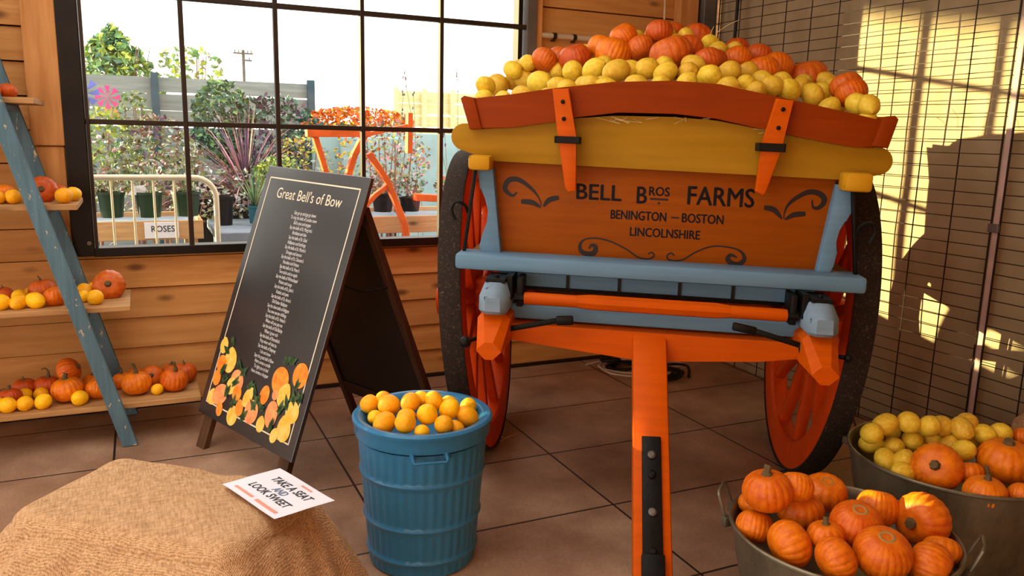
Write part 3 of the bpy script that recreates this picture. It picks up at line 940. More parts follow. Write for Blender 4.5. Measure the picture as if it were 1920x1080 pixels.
def put_pumpkin(loc, r, style, label, group, mi=None, rnd=random):
    i = rnd.randrange(3) if mi is None else mi
    me, topz = PM[i]
    loc = Vector(loc)
    to = (CAM_POS-loc).normalized()
    toh = Vector((to.x, to.y, 0)).normalized()
    R = Vector((_r.x, _r.y, 0))
    Z = Vector((0, 0, 1))
    ax = {'u': Z+R*rnd.uniform(-.18, .18)+toh*rnd.uniform(-.05, .2), 'c': Z+R*rnd.uniform(-.1, .1), 'n': Z+R*rnd.uniform(-.5, .5)-toh*rnd.uniform(.2, .8),
          'f': to*1.0+Z*.12-R*.12, 's': R*.9+Z*.35-toh*.25, 'x': Z+toh*.35+R*.12, 't': -R*.55+toh*.62+Z*.05, 'r': R*.8+toh*.5-Z*.1, 'f2': Z-toh*.35,
          'n2': Z+R*.05+toh*.12, 'h': Z+R*rnd.uniform(-.6, .6)-toh*rnd.uniform(-.5, .8)}[style].normalized()
    o = bpy.data.objects.new('pumpkin', me)
    q = Vector((0, 0, 1)).rotation_difference(ax)
    spin = Euler((0, 0, rnd.uniform(0, 6.28) if style not in ('c', 'u') else rnd.uniform(-.6, .6))).to_quaternion()
    o.rotation_mode = 'QUATERNION'
    o.rotation_quaternion = q @ spin
    o.location = loc
    o.scale = (r, r, r)
    COL.objects.link(o)
    tag(o, label, 'pumpkin', group)
    sk = {'u': rnd.choice(['thick', 'long', 'thick', 'thin']), 'c': 'hook', 'f': 'short', 't': 'short', 'r': 'long', 'x': 'scar', 'n2': 'short', 's': 'short'}.get(style)
    if 'crooked' in label: sk = 'long'
    if sk:
        s = bpy.data.objects.new('scar' if sk == 'scar' else 'stem', SM[sk])
        s.location = (0, 0, topz-.01)
        if sk != 'scar': s.scale = (1.25, 1.25, 1.2)
        s.parent = o
        COL.objects.link(s)
    return o
def put_lemon(loc, r, label, group, fam, rnd=random):
    o = bpy.data.objects.new('lemon', rnd.choice(LM[fam]))
    o.location = loc
    o.scale = (r*.95,)*3
    o.rotation_euler = (rnd.uniform(.6, 2.4), rnd.uniform(-.5, .5), rnd.uniform(0, 6.28))
    COL.objects.link(o)
    return tag(o, label, 'lemon', group)

PILES = {
 'heap': [
  ('L', -0.735, -0.53, 1.701, 0.042, '', 'yellow lemon peeping over the arched orange cart board, leftmost of its row'),
  ('L', -0.735, -0.487, 1.758, 0.042, '', 'yellow lemon in the full row above the arched orange board, leftmost'),
  ('L', -0.735, -0.144, 1.782, 0.055, '', 'yellow lemon in the full row above the arched orange board, second from left'),
  ('L', -0.633, -0.667, 1.688, 0.042, '', 'yellow lemon peeping over the arched orange cart board, second from left of its row'),
  ('L', -0.553, -0.655, 1.71, 0.043, '', 'yellow lemon peeping over the arched orange cart board, third from left of its row'),
  ('L', -0.672, -0.094, 1.803, 0.042, '', 'yellow lemon among the pumpkins high on the cart heap, leftmost'),
  ('L', -0.608, -0.137, 1.809, 0.049, '', 'yellow lemon among the pumpkins high on the cart heap, fourth from left'),
  ('L', -0.519, -0.35, 1.783, 0.055, '', 'yellow lemon in the full row above the arched orange board, third from left'),
  ('L', -0.504, -0.102, 1.848, 0.043, '', 'yellow lemon among the pumpkins high on the cart heap, sixth from left'),
  ('L', -0.446, -0.163, 1.848, 0.042, '', 'yellow lemon among the pumpkins high on the cart heap, seventh from left'),
  ('L', -0.411, -0.62, 1.751, 0.042, '', 'yellow lemon peeping over the arched orange cart board, fifth from left of its row'),
  ('L', -0.367, -0.72, 1.732, 0.042, '', 'yellow lemon peeping over the arched orange cart board, sixth from left of its row'),
  ('L', -0.44, -0.77, 1.697, 0.042, '', 'yellow lemon peeping over the arched orange cart board, fourth from left of its row'),
  ('L', -0.37, -0.383, 1.831, 0.049, '', 'yellow lemon in the full row above the arched orange board, fourth from left'),
  ('L', -0.306, -0.664, 1.753, 0.042, '', 'yellow lemon peeping over the arched orange cart board, seventh from left of its row'),
  ('L', -0.28, -0.731, 1.751, 0.042, '', 'yellow lemon peeping over the arched orange cart board, eighth from left of its row'),
  ('L', -0.274, -0.472, 1.832, 0.049, '', 'yellow lemon in the full row above the arched orange board, fifth from left'),
  ('L', -0.235, -0.366, 1.861, 0.042, '', 'yellow lemon among the pumpkins high on the cart heap, tenth from left'),
  ('L', -0.229, -0.681, 1.753, 0.042, '', 'yellow lemon peeping over the arched orange cart board, ninth from left of its row'),
  ('L', -0.208, -0.755, 1.74, 0.042, '', 'yellow lemon peeping over the arched orange cart board, tenth from left of its row'),
  ('L', -0.181, -0.593, 1.819, 0.049, '', 'yellow lemon in the full row above the arched orange board, sixth from left'),
  ('L', -0.125, -0.54, 1.829, 0.042, '', 'yellow lemon in the full row above the arched orange board, seventh from left'),
  ('L', -0.102, -0.739, 1.756, 0.042, '', 'yellow lemon peeping over the arched orange cart board, eleventh from left of its row'),
  ('L', -0.056, -0.593, 1.83, 0.046, '', 'yellow lemon in the full row above the arched orange board, eighth from left'),
  ('L', 0.013, -0.54, 1.846, 0.042, '', 'yellow lemon in the full row above the arched orange board, ninth from left'),
  ('L', 0.014, -0.648, 1.811, 0.042, '', 'yellow lemon in the full row above the arched orange board, tenth from left'),
  ('L', -0.006, -0.756, 1.752, 0.042, '', 'yellow lemon peeping over the arched orange cart board, twelfth from left of its row'),
  ('L', -0.594, -0.15, 1.883, 0.042, '', 'yellow lemon among the pumpkins high on the cart heap, fifth from left'),
  ('L', -0.66, -0.175, 1.849, 0.042, '', 'yellow lemon among the pumpkins high on the cart heap, second from left'),
  ('L', -0.638, -0.098, 1.865, 0.042, '', 'yellow lemon among the pumpkins high on the cart heap, third from left'),
  ('L', -0.379, -0.115, 1.93, 0.042, '', 'yellow lemon among the pumpkins high on the cart heap, eighth from left'),
  ('L', -0.324, -0.073, 1.939, 0.042, '', 'yellow lemon among the pumpkins high on the cart heap, ninth from left'),
  ('L', -0.179, -0.085, 1.974, 0.042, '', 'yellow lemon among the pumpkins high on the cart heap, eleventh from left'),
  ('L', -0.106, -0.091, 1.989, 0.048, '', 'yellow lemon among the pumpkins high on the cart heap, twelfth from left'),
  ('L', -0.025, -0.109, 2.013, 0.042, '', 'yellow lemon among the pumpkins high on the cart heap, thirteenth from left'),
  ('L', 0.044, -0.127, 2.013, 0.042, '', 'yellow lemon among the pumpkins high on the cart heap, fourteenth from left'),
  ('L', 0.069, -0.186, 1.979, 0.042, '', 'yellow lemon among the pumpkins high on the cart heap, fifteenth from left'),
  ('L', 0.123, -0.147, 2.005, 0.042, '', 'yellow lemon among the pumpkins high on the cart heap, sixteenth from left'),
  ('L', 0.234, -0.137, 1.981, 0.042, '', 'yellow lemon among the pumpkins high on the cart heap, seventeenth from left'),
  ('L', 0.262, -0.213, 1.944, 0.042, '', 'yellow lemon among the pumpkins high on the cart heap, eighteenth from left'),
  ('L', 0.337, -0.171, 1.948, 0.042, '', 'yellow lemon among the pumpkins high on the cart heap, nineteenth from left'),
  ('L', 0.43, -0.07, 1.923, 0.042, '', 'yellow lemon among the pumpkins high on the cart heap, twenty-first from left'),
  ('L', 0.579, -0.096, 1.883, 0.042, '', 'yellow lemon among the pumpkins high on the cart heap, twenty-third from left'),
  ('L', 0.129, -0.546, 1.85, 0.044, '', 'yellow lemon in the full row above the arched orange board, twelfth from left'),
  ('L', 0.103, -0.625, 1.815, 0.042, '', 'yellow lemon in the full row above the arched orange board, eleventh from left'),
  ('L', 0.089, -0.748, 1.762, 0.042, '', 'yellow lemon peeping over the arched orange cart board, thirteenth from left of its row'),
  ('L', 0.182, -0.664, 1.796, 0.049, '', 'yellow lemon peeping over the arched orange cart board, fourteenth from left of its row'),
  ('L', 0.269, -0.574, 1.821, 0.046, '', 'yellow lemon in the full row above the arched orange board, thirteenth from left'),
  ('L', 0.363, -0.457, 1.835, 0.042, '', 'yellow lemon among the pumpkins high on the cart heap, twentieth from left'),
  ('L', 0.25, -0.708, 1.756, 0.042, '', 'yellow lemon peeping over the arched orange cart board, fifteenth from left of its row'),
  ('L', 0.328, -0.654, 1.768, 0.042, '', 'yellow lemon peeping over the arched orange cart board, seventeenth from left of its row'),
  ('L', 0.411, -0.526, 1.795, 0.042, '', 'yellow lemon in the full row above the arched orange board, fourteenth from left'),
  ('L', 0.357, -0.712, 1.738, 0.042, '', 'yellow lemon peeping over the arched orange cart board, eighteenth from left of its row'),
  ('L', 0.436, -0.606, 1.769, 0.043, '', 'yellow lemon in the full row above the arched orange board, fifteenth from left'),
  ('L', 0.5, -0.445, 1.798, 0.042, '', 'yellow lemon among the pumpkins high on the cart heap, twenty-second from left'),
  ('L', 0.508, -0.585, 1.752, 0.047, '', 'yellow lemon in the full row above the arched orange board, sixteenth from left'),
  ('L', 0.585, -0.425, 1.778, 0.042, '', 'yellow lemon among the pumpkins high on the cart heap, twenty-fourth from left'),
  ('L', 0.617, -0.302, 1.8, 0.042, '', 'yellow lemon among the pumpkins high on the cart heap, twenty-fifth from left'),
  ('L', 0.607, -0.551, 1.739, 0.046, '', 'yellow lemon in the full row above the arched orange board, seventeenth from left'),
  ('L', 0.669, -0.419, 1.758, 0.044, '', 'yellow lemon in the full row above the arched orange board, eighteenth from left'),
  ('L', 0.735, -0.352, 1.778, 0.042, '', 'yellow lemon among the pumpkins high on the cart heap, rightmost'),
  ('L', 0.728, -0.479, 1.712, 0.047, '', 'yellow lemon in the full row above the arched orange board, nineteenth from left'),
  ('L', 0.735, -0.719, 1.699, 0.043, '', 'yellow lemon in the full row above the arched orange board, rightmost'),
  ('L', 0.755, -0.8, 1.691, 0.042, '', 'yellow lemon peeping over the arched orange cart board, rightmost of its row'),
  ('L', 0.753, -0.8, 1.63, 0.042, '', 'yellow lemon peeping over the arched orange cart board, twentieth from left of its row'),
  ('L', 0.646, -0.664, 1.682, 0.042, '', 'yellow lemon peeping over the arched orange cart board, nineteenth from left of its row'),
  ('L', 0.735, -0.222, 1.815, 0.042, '', 'yellow lemon among the pumpkins high on the cart heap, twenty-sixth from left'),
  ('L', 0.282, -0.784, 1.708, 0.042, '', 'yellow lemon peeping over the arched orange cart board, sixteenth from left of its row'),
  ('P', -0.576, -0.046, 1.86, 0.062, 'h', 'orange-red pumpkin on the cart heap, leftmost'),
  ('P', -0.514, -0.168, 1.898, 0.062, 'h', 'orange-red pumpkin on the cart heap, second from left'),
  ('P', -0.446, -0.062, 1.905, 0.072, 'h', 'orange-red pumpkin on the cart heap, third from left'),
  ('P', -0.372, -0.203, 1.904, 0.075, 'h', 'orange-red pumpkin on the cart heap, fourth from left'),
  ('P', -0.257, -0.123, 1.959, 0.065, 'h', 'orange-red pumpkin on the cart heap, fifth from left'),
  ('P', -0.198, -0.226, 1.919, 0.084, 'h', 'orange-red pumpkin on the cart heap, sixth from left'),
  ('P', -0.158, -0.162, 2.003, 0.065, 'h', 'orange-red pumpkin on the cart heap, seventh from left'),
  ('P', -0.081, -0.223, 1.95, 0.063, 'h', 'orange-red pumpkin on the cart heap, eighth from left'),
  ('P', 0.001, -0.195, 2.024, 0.062, 'h', 'orange-red pumpkin on the cart heap, ninth from left'),
  ('P', 0.176, -0.073, 2.012, 0.074, 'h', 'orange-red pumpkin on the cart heap, thirteenth from left'),
  ('P', 0.044, -0.397, 1.908, 0.093, 'h', 'orange-red pumpkin on the cart heap, tenth from left'),
  ('P', 0.122, -0.303, 1.934, 0.071, 'h', 'orange-red pumpkin on the cart heap, twelfth from left'),
  ('P', 0.19, -0.488, 1.873, 0.062, 'h', 'orange-red pumpkin on the cart heap, fourteenth from left'),
  ('P', 0.221, -0.4, 1.878, 0.063, 'h', 'orange-red pumpkin on the cart heap, fifteenth from left'),
  ('P', 0.356, -0.091, 1.955, 0.062, 'h', 'orange-red pumpkin on the cart heap, sixteenth from left'),
  ('P', 0.338, -0.305, 1.893, 0.065, 'h', 'orange-red pumpkin on the cart heap, seventeenth from left'),
  ('P', 0.449, -0.149, 1.929, 0.062, 'h', 'orange-red pumpkin on the cart heap, eighteenth from left'),
  ('P', 0.437, -0.352, 1.846, 0.073, 'h', 'orange-red pumpkin on the cart heap, nineteenth from left'),
  ('P', 0.522, -0.193, 1.874, 0.073, 'h', 'orange-red pumpkin on the cart heap, twentieth from left'),
  ('P', 0.667, -0.14, 1.838, 0.096, 'h', 'orange-red pumpkin on the cart heap, twenty-first from left'),
  ('P', 0.735, -0.538, 1.778, 0.065, 'h', 'orange-red pumpkin on the cart heap, twenty-second from left'),
  ('P', 0.735, -0.628, 1.746, 0.062, 'h', 'orange-red pumpkin on the cart heap, rightmost'),
  ('P', 0.065, -0.05, 2.029, 0.062, 'h', 'orange-red pumpkin on the cart heap, eleventh from left'),
 ],
 'ftub': [
  ('P', 1.73, 1.786, 0.476, 0.078, 'u', 'large orange pumpkin with thick stem at back left of the front tub'),
  ('P', 1.834, 1.771, 0.477, 0.055, 'n', 'stemless orange pumpkin peeping out behind the big one at back left of the front tub'),
  ('P', 2.045, 1.847, 0.389, 0.074, 'x', 'orange pumpkin showing its pale scar ring at the back of the front tub'),
  ('P', 1.876, 1.784, 0.383, 0.075, 'u', 'round orange pumpkin with grey stem in the middle left of the front tub'),
  ('P', 1.708, 1.805, 0.35, 0.059, 'n', 'small orange pumpkin wedged against the left rim of the front tub'),
  ('P', 1.713, 1.659, 0.362, 0.073, 's', 'striped orange pumpkin lying on its side at the front left rim of the front tub'),
  ('P', 2.11, 1.689, 0.392, 0.068, 'f2', 'flat orange pumpkin at the back of the front tub, left of the sunlit one'),
  ('P', 1.925, 1.607, 0.408, 0.079, 'x', 'ribbed orange pumpkin with a scar ring in the centre of the front tub'),
  ('P', 2.193, 1.587, 0.384, 0.087, 't', 'sunlit orange pumpkin resting on top of the pile in the front tub'),
  ('P', 1.769, 1.534, 0.366, 0.065, 's', 'orange pumpkin on its side at the front rim of the front tub, bottom centre'),
  ('P', 1.898, 1.484, 0.383, 0.082, 'x', 'biggest orange pumpkin at the front of the front tub with a round scar facing up'),
  ('P', 2.029, 1.426, 0.347, 0.07, 'r', 'orange pumpkin at the front right of the front tub, its stem turned to the right'),
  ('P', 2.139, 1.473, 0.346, 0.057, 'n', 'small orange pumpkin under the sunlit one by the right handle of the front tub'),
  ('P', 1.817, 1.929, 0.351, 0.055, 'n', 'orange pumpkin half hidden at the far left of the front tub behind the others'),
  ('P', 1.812, 1.617, 0.391, 0.055, 'u', 'small orange pumpkin in the gap between the middle ones of the front tub'),
 ],
 'rtub': [
  ('L', 2.538, 2.092, 0.399, 0.042, '', 'pale yellow lemon in the rear tub, leftmost of the third row'),
  ('L', 2.642, 2.172, 0.389, 0.042, '', 'pale yellow lemon in the rear tub, leftmost of the second row'),
  ('L', 2.463, 2.033, 0.474, 0.042, '', 'pale yellow lemon in the rear tub, leftmost of the back row'),
  ('L', 2.522, 2.028, 0.504, 0.042, '', 'pale yellow lemon in the rear tub, second from left of the back row'),
  ('L', 2.719, 2.16, 0.399, 0.042, '', 'pale yellow lemon in the rear tub, second from left of the second row'),
  ('L', 2.599, 1.987, 0.515, 0.043, '', 'pale yellow lemon in the rear tub, third from left of the back row'),
  ('L', 2.561, 2.007, 0.412, 0.042, '', 'pale yellow lemon in the rear tub, second from left of the third row'),
  ('L', 2.643, 1.995, 0.433, 0.042, '', 'pale yellow lemon in the rear tub, third from left of the second row'),
  ('L', 2.73, 1.973, 0.434, 0.042, '', 'pale yellow lemon in the rear tub, fourth from left of the second row'),
  ('L', 2.657, 1.943, 0.509, 0.042, '', 'pale yellow lemon in the rear tub, fifth from left of the back row'),
  ('L', 2.723, 1.941, 0.501, 0.042, '', 'pale yellow lemon in the rear tub, sixth from left of the back row'),
  ('L', 2.891, 2.14, 0.386, 0.042, '', 'pale yellow lemon in the rear tub, fourth from left of the back row'),
  ('L', 2.471, 1.967, 0.392, 0.042, '', 'pale yellow lemon in the rear tub, leftmost of the front row'),
  ('L', 2.499, 1.908, 0.404, 0.042, '', 'pale yellow lemon in the rear tub, rightmost of the front row'),
  ('L', 2.446, 1.867, 0.384, 0.042, '', 'pale yellow lemon in the rear tub, second from left of the front row'),
  ('L', 2.759, 1.883, 0.505, 0.042, '', 'pale yellow lemon in the rear tub, seventh from left of the back row'),
  ('L', 2.82, 1.91, 0.509, 0.042, '', 'pale yellow lemon in the rear tub, rightmost of the back row'),
  ('L', 2.851, 1.853, 0.477, 0.042, '', 'pale yellow lemon in the rear tub, sixth from left of the second row'),
  ('L', 2.916, 1.837, 0.482, 0.042, '', 'pale yellow lemon in the rear tub, rightmost of the second row'),
  ('L', 2.859, 1.901, 0.431, 0.042, '', 'pale yellow lemon in the rear tub, fifth from left of the second row'),
  ('L', 2.707, 1.832, 0.444, 0.042, '', 'pale yellow lemon in the rear tub, rightmost of the third row'),
  ('L', 2.738, 1.903, 0.436, 0.042, '', 'pale yellow lemon in the rear tub, third from left of the third row'),
  ('P', 2.529, 1.8, 0.421, 0.088, 'f', 'orange pumpkin with its stem facing forward at the front of the rear tub'),
  ('P', 2.621, 1.742, 0.41, 0.05, 'n', 'small orange pumpkin squeezed between two bigger ones in the rear tub'),
  ('P', 2.569, 1.641, 0.382, 0.07, 'u', 'orange pumpkin with a long crooked stem at the front rim of the rear tub'),
  ('P', 2.811, 1.738, 0.427, 0.096, 'n2', 'largest deep orange pumpkin on top at the right of the rear tub'),
  ('P', 3.0, 1.791, 0.47, 0.05, 'n', 'orange pumpkin behind the largest one, at the right edge of the rear tub'),
  ('P', 2.672, 1.576, 0.383, 0.05, 'n', 'orange pumpkin at the front right rim of the rear tub, cut by the frame'),
 ],
 'bin': [
  ('L', 0.71, 2.732, 0.579, 0.036, '', 'golden lemon in the blue bin, leftmost of the second row'),
  ('L', 0.758, 2.719, 0.6, 0.028, '', 'golden lemon in the blue bin, leftmost of the back row'),
  ('L', 0.763, 2.662, 0.591, 0.041, '', 'golden lemon in the blue bin, second from left of the second row'),
  ('L', 0.826, 2.608, 0.611, 0.036, '', 'golden lemon in the blue bin, second from left of the back row'),
  ('L', 0.875, 2.632, 0.611, 0.029, '', 'golden lemon in the blue bin, third from left of the back row'),
  ('L', 0.906, 2.59, 0.614, 0.034, '', 'golden lemon in the blue bin, fourth from left of the back row'),
  ('L', 0.969, 2.601, 0.594, 0.028, '', 'golden lemon in the blue bin, rightmost of the back row'),
  ('L', 0.797, 2.566, 0.575, 0.033, '', 'golden lemon in the blue bin, second from left of the third row'),
  ('L', 0.776, 2.509, 0.576, 0.039, '', 'golden lemon in the blue bin, second from left of the front row'),
  ('L', 0.723, 2.583, 0.555, 0.04, '', 'golden lemon in the blue bin, leftmost of the front row'),
  ('L', 0.859, 2.523, 0.591, 0.039, '', 'golden lemon in the blue bin, third from left of the third row'),
  ('L', 0.948, 2.544, 0.59, 0.038, '', 'golden lemon in the blue bin, third from left of the second row'),
  ('L', 1.06, 2.641, 0.558, 0.032, '', 'golden lemon in the blue bin, rightmost of the second row'),
  ('L', 1.01, 2.528, 0.56, 0.04, '', 'golden lemon in the blue bin, rightmost of the third row'),
  ('L', 0.901, 2.471, 0.565, 0.035, '', 'golden lemon in the blue bin, fourth from left of the front row'),
  ('L', 0.823, 2.473, 0.548, 0.028, '', 'golden lemon in the blue bin, third from left of the front row'),
  ('L', 0.707, 2.647, 0.557, 0.028, '', 'golden lemon in the blue bin, leftmost of the third row'),
  ('L', 0.949, 2.475, 0.544, 0.028, '', 'golden lemon in the blue bin, rightmost of the front row'),
 ],
 'shelf1': [
  ('P', -0.631, 4.359, 0.252, 0.053, 'u', 'dark red-orange pumpkin at the far left of the bottom shelf'),
  ('P', -0.586, 4.49, 0.256, 0.057, 'u', 'red-orange pumpkin with tall straight stem at left rear of the bottom shelf'),
  ('P', -0.485, 4.474, 0.26, 0.062, 'c', 'red-orange pumpkin with hooked stem at left rear of the bottom shelf'),
  ('P', -0.387, 4.34, 0.27, 0.075, 'u', 'wide orange pumpkin at the front of the bottom shelf left of ladder'),
  ('P', -0.384, 4.45, 0.334, 0.066, 's', 'oval orange pumpkin lying on top of the others on the bottom shelf left of ladder'),
  ('P', -0.279, 4.47, 0.253, 0.054, 'u', 'small orange pumpkin behind the ladder stile on the bottom shelf, rear row'),
  ('P', -0.259, 4.34, 0.255, 0.056, 'n', 'orange pumpkin partly behind the ladder stile at the front of the bottom shelf'),
  ('L', -0.631, 4.26, 0.244, 0.04, '', 'golden lemon on the bottom ladder shelf, second from left of the lemons there'),
  ('L', -0.684, 4.303, 0.242, 0.038, '', 'golden lemon on the bottom ladder shelf, leftmost of the lemons there'),
  ('L', -0.561, 4.26, 0.243, 0.038, '', 'golden lemon on the bottom ladder shelf, fourth from left of the lemons there'),
  ('L', -0.578, 4.413, 0.24, 0.035, '', 'golden lemon on the bottom ladder shelf, third from left of the lemons there'),
  ('L', -0.505, 4.392, 0.241, 0.037, '', 'golden lemon on the bottom ladder shelf, fifth from left of the lemons there'),
  ('L', -0.485, 4.26, 0.244, 0.039, '', 'golden lemon on the bottom ladder shelf, sixth from left of the lemons there'),
  ('L', -0.33, 4.26, 0.243, 0.039, '', 'golden lemon on the bottom ladder shelf, seventh from left of the lemons there'),
  ('P', -0.147, 4.47, 0.249, 0.049, 'c', 'small orange pumpkin with curled stem on the bottom shelf just right of ladder'),
  ('P', -0.077, 4.34, 0.268, 0.073, 'u', 'large orange pumpkin at the front of the bottom shelf right of ladder'),
  ('P', -0.087, 4.58, 0.244, 0.042, 'u', 'half hidden orange pumpkin at the very back of the bottom shelf right of ladder'),
  ('P', -0.003, 4.47, 0.257, 0.059, 'f', 'orange pumpkin with stem facing forward in the rear row of the bottom shelf'),
  ('P', 0.089, 4.6, 0.245, 0.044, 'u', 'dark orange pumpkin at the back of the bottom shelf near its right end'),
  ('P', 0.154, 4.47, 0.261, 0.064, 'u', 'orange pumpkin with black stem, rearmost right on the bottom shelf'),
  ('P', 0.099, 4.34, 0.266, 0.07, 'u', 'greenish orange round pumpkin with thin stem, front right on the bottom shelf'),
  ('L', 0.016, 4.3, 0.236, 0.03, '', 'golden lemon on the bottom ladder shelf, rightmost of the lemons there'),
 ],
 'shelf2': [
  ('L', -0.619, 4.28, 0.735, 0.04, '', 'golden lemon on the second ladder shelf, leftmost of the lemons there'),
  ('L', -0.564, 4.42, 0.731, 0.036, '', 'golden lemon on the second ladder shelf, second from left of the lemons there'),
  ('L', -0.552, 4.28, 0.732, 0.037, '', 'golden lemon on the second ladder shelf, third from left of the lemons there'),
  ('L', -0.526, 4.524, 0.727, 0.032, '', 'golden lemon on the second ladder shelf, fourth from left of the lemons there'),
  ('L', -0.483, 4.28, 0.735, 0.041, '', 'golden lemon on the second ladder shelf, fifth from left of the lemons there'),
  ('P', -0.636, 4.48, 0.735, 0.044, 'u', 'dark orange pumpkin with dry stem at the left of the second shelf'),
  ('P', -0.469, 4.466, 0.751, 0.064, 'u', 'large orange pumpkin in the rear row of the second shelf left of ladder'),
  ('P', -0.403, 4.31, 0.743, 0.053, 'n', 'orange pumpkin right behind the ladder stile at the front of the second shelf'),
  ('L', -0.284, 4.46, 0.734, 0.039, '', 'golden lemon on the second ladder shelf, seventh from left of the lemons there'),
  ('L', -0.248, 4.55, 0.73, 0.035, '', 'golden lemon on the second ladder shelf, eighth from left of the lemons there'),
  ('L', -0.286, 4.36, 0.727, 0.031, '', 'golden lemon on the second ladder shelf, sixth from left of the lemons there'),
  ('L', -0.231, 4.28, 0.734, 0.039, '', 'golden lemon on the second ladder shelf, rightmost of the lemons there'),
  ('P', -0.174, 4.44, 0.762, 0.078, 'f', 'glossy red pumpkin with pale stem facing forward at the right end of the second shelf'),
 ],
 'shelf3': [
  ('L', -0.594, 4.28, 1.219, 0.034, '', 'golden lemon on the third ladder shelf, leftmost of the lemons there'),
  ('L', -0.533, 4.28, 1.222, 0.037, '', 'golden lemon on the third ladder shelf, second from left of the lemons there'),
  ('L', -0.499, 4.55, 1.216, 0.03, '', 'golden lemon on the third ladder shelf, third from left of the lemons there'),
  ('L', -0.331, 4.28, 1.224, 0.04, '', 'golden lemon on the third ladder shelf, fourth from left of the lemons there'),
  ('L', -0.302, 4.4, 1.222, 0.037, '', 'golden lemon on the third ladder shelf, rightmost of the lemons there'),
  ('P', -0.618, 4.5, 1.228, 0.047, 'n', 'orange pumpkin at the back left of the third shelf behind the ladder'),
  ('P', -0.573, 4.36, 1.228, 0.048, 'n', 'orange pumpkin half behind the ladder stile on the third shelf'),
  ('P', -0.425, 4.38, 1.244, 0.067, 'f', 'big red pumpkin with stem facing forward on the third shelf right of ladder'),
  ('P', -0.377, 4.55, 1.226, 0.045, 'n', 'small reddish pumpkin at the back of the third shelf right of ladder'),
 ],
 'shelf4': [
  ('P', -0.534, 4.428, 1.697, 0.04, 'n', 'red pumpkin at the right end of the top shelf'),
  ('P', -0.593, 4.392, 1.697, 0.04, 'n', 'orange pumpkin on the top shelf left of the red one, cut by the frame'),
 ],
}
GROUPS = {'heap': 'on the cart heap', 'ftub': 'in the front metal tub', 'rtub': 'in the rear metal tub', 'bin': 'in the blue bin',
          'shelf1': 'on the bottom shelf', 'shelf2': 'on the second shelf', 'shelf3': 'on the third shelf', 'shelf4': 'on the top shelf'}
for pk, items in PILES.items():
    rnd = random.Random(pk)
    for (k, x, y, z, r, st_, lb) in items:
        loc = c2w(x, y, z) if pk == 'heap' else Vector((x, y, z))
        if k == 'L':
            put_lemon(loc, r, lb, 'lemons ' + GROUPS[pk], 'heap' if pk in ('heap', 'rtub') else 'gold', rnd)
        else:
            mi = None
            if pk == 'heap': mi = rnd.choice([3, 3, 4, 1])
            elif pk.startswith('shelf'): mi = rnd.choice([0, 1, 3]) if 'red' not in lb else rnd.choice([3, 4])
            if st_ == 's': mi = 0
            put_pumpkin(loc, r, st_, lb, 'pumpkins ' + GROUPS[pk], mi, rnd)
# straw bed under the heap, loose straws
rows = []
for i in range(25):
    v = -.83+1.34*i/24
    row = []
    for j in range(33):
        u = -.78+1.56*j/32
        zf_ = 1.765-.13*abs(u)**1.4
        zr_ = 1.99-.42*abs(u-.06)**1.55
        k = min(1, max(0, (v+.83)/.68)) if v < -.15 else 1-.55*((v+.15)/.66)**2
        z = zf_-.09+(zr_-.035-zf_)*k**.85
        e = min(1, (0.79-abs(u))/.12)
        z = 1.50+(z-1.50)*max(0.1, e)
        row.append((u, v, z+.012*noise.noise(Vector((u*14, v*14, 0)))))
    rows.append(row)
m = MB(); m.grid(rows); m.grid([[(r[0], r[1], 1.05) for r in (row[0], row[-1])] for row in rows])
bed = m.build('straw_bed', M['straw'], None, 40)
bed.location = cart.location; bed.rotation_euler = (0, 0, CA)
tag(bed, 'straw packing under the heaped lemons and pumpkins in the cart', 'straw', kind='stuff')
rnd = random.Random(11)
m = MB()
for i in range(14):
    u = rnd.uniform(-.25, .40); z0 = 1.634-.02*abs(u)-.22*u*u
    m.tube([(u, -.858, z0+rnd.uniform(-.01, .01)), (u+rnd.uniform(-.04, .04), -.87, z0-rnd.uniform(-.005, .025)), (u+rnd.uniform(-.07, .07), -.872, z0-rnd.uniform(-.01, .018+.03*(i % 9 == 0)))], .0008, 4)
for (u, v, z, du, dz) in ((.26, -.12, 2.03, .10, .06), (.22, -.2, 2.0, .02, .05), (.05, -.4, 1.95, .10, -.05), (.86, -.1, 1.72, .08, .07), (.84, .2, 1.74, .12, .05), (.80, .45, 1.73, .10, .08), (.78, .5, 1.73, .14, .03), (.82, .35, 1.72, .09, -.06)):
    m.tube([(u, v, z), (u+du*.5, v, z+dz*.6), (u+du, v+.02, z+dz)], .0014, 4)
lo = m.build('loose_straw', M['straw_l'], None, 40)
lo.location = cart.location; lo.rotation_euler = (0, 0, CA)
tag(lo, 'loose pale straws sticking out of the cart heap', 'straw', kind='stuff')
m = MB()
for i in range(9):
    x, y, a = 1.52+rnd.uniform(-.08, .10), 3.62+rnd.uniform(-.12, .12), rnd.uniform(0, 3)
    m.tube([(x, y, .004), (x+.06*cos(a), y+.06*sin(a), .012+.05*(i == 0)), (x+.15*cos(a), y+.15*sin(a), .005+.1*(i == 0))], .0016, 4)
tag(m.build('floor_straw', M['straw_l'], None, 40), 'few loose straws on the floor beside the left cart wheel', 'straw', kind='stuff')

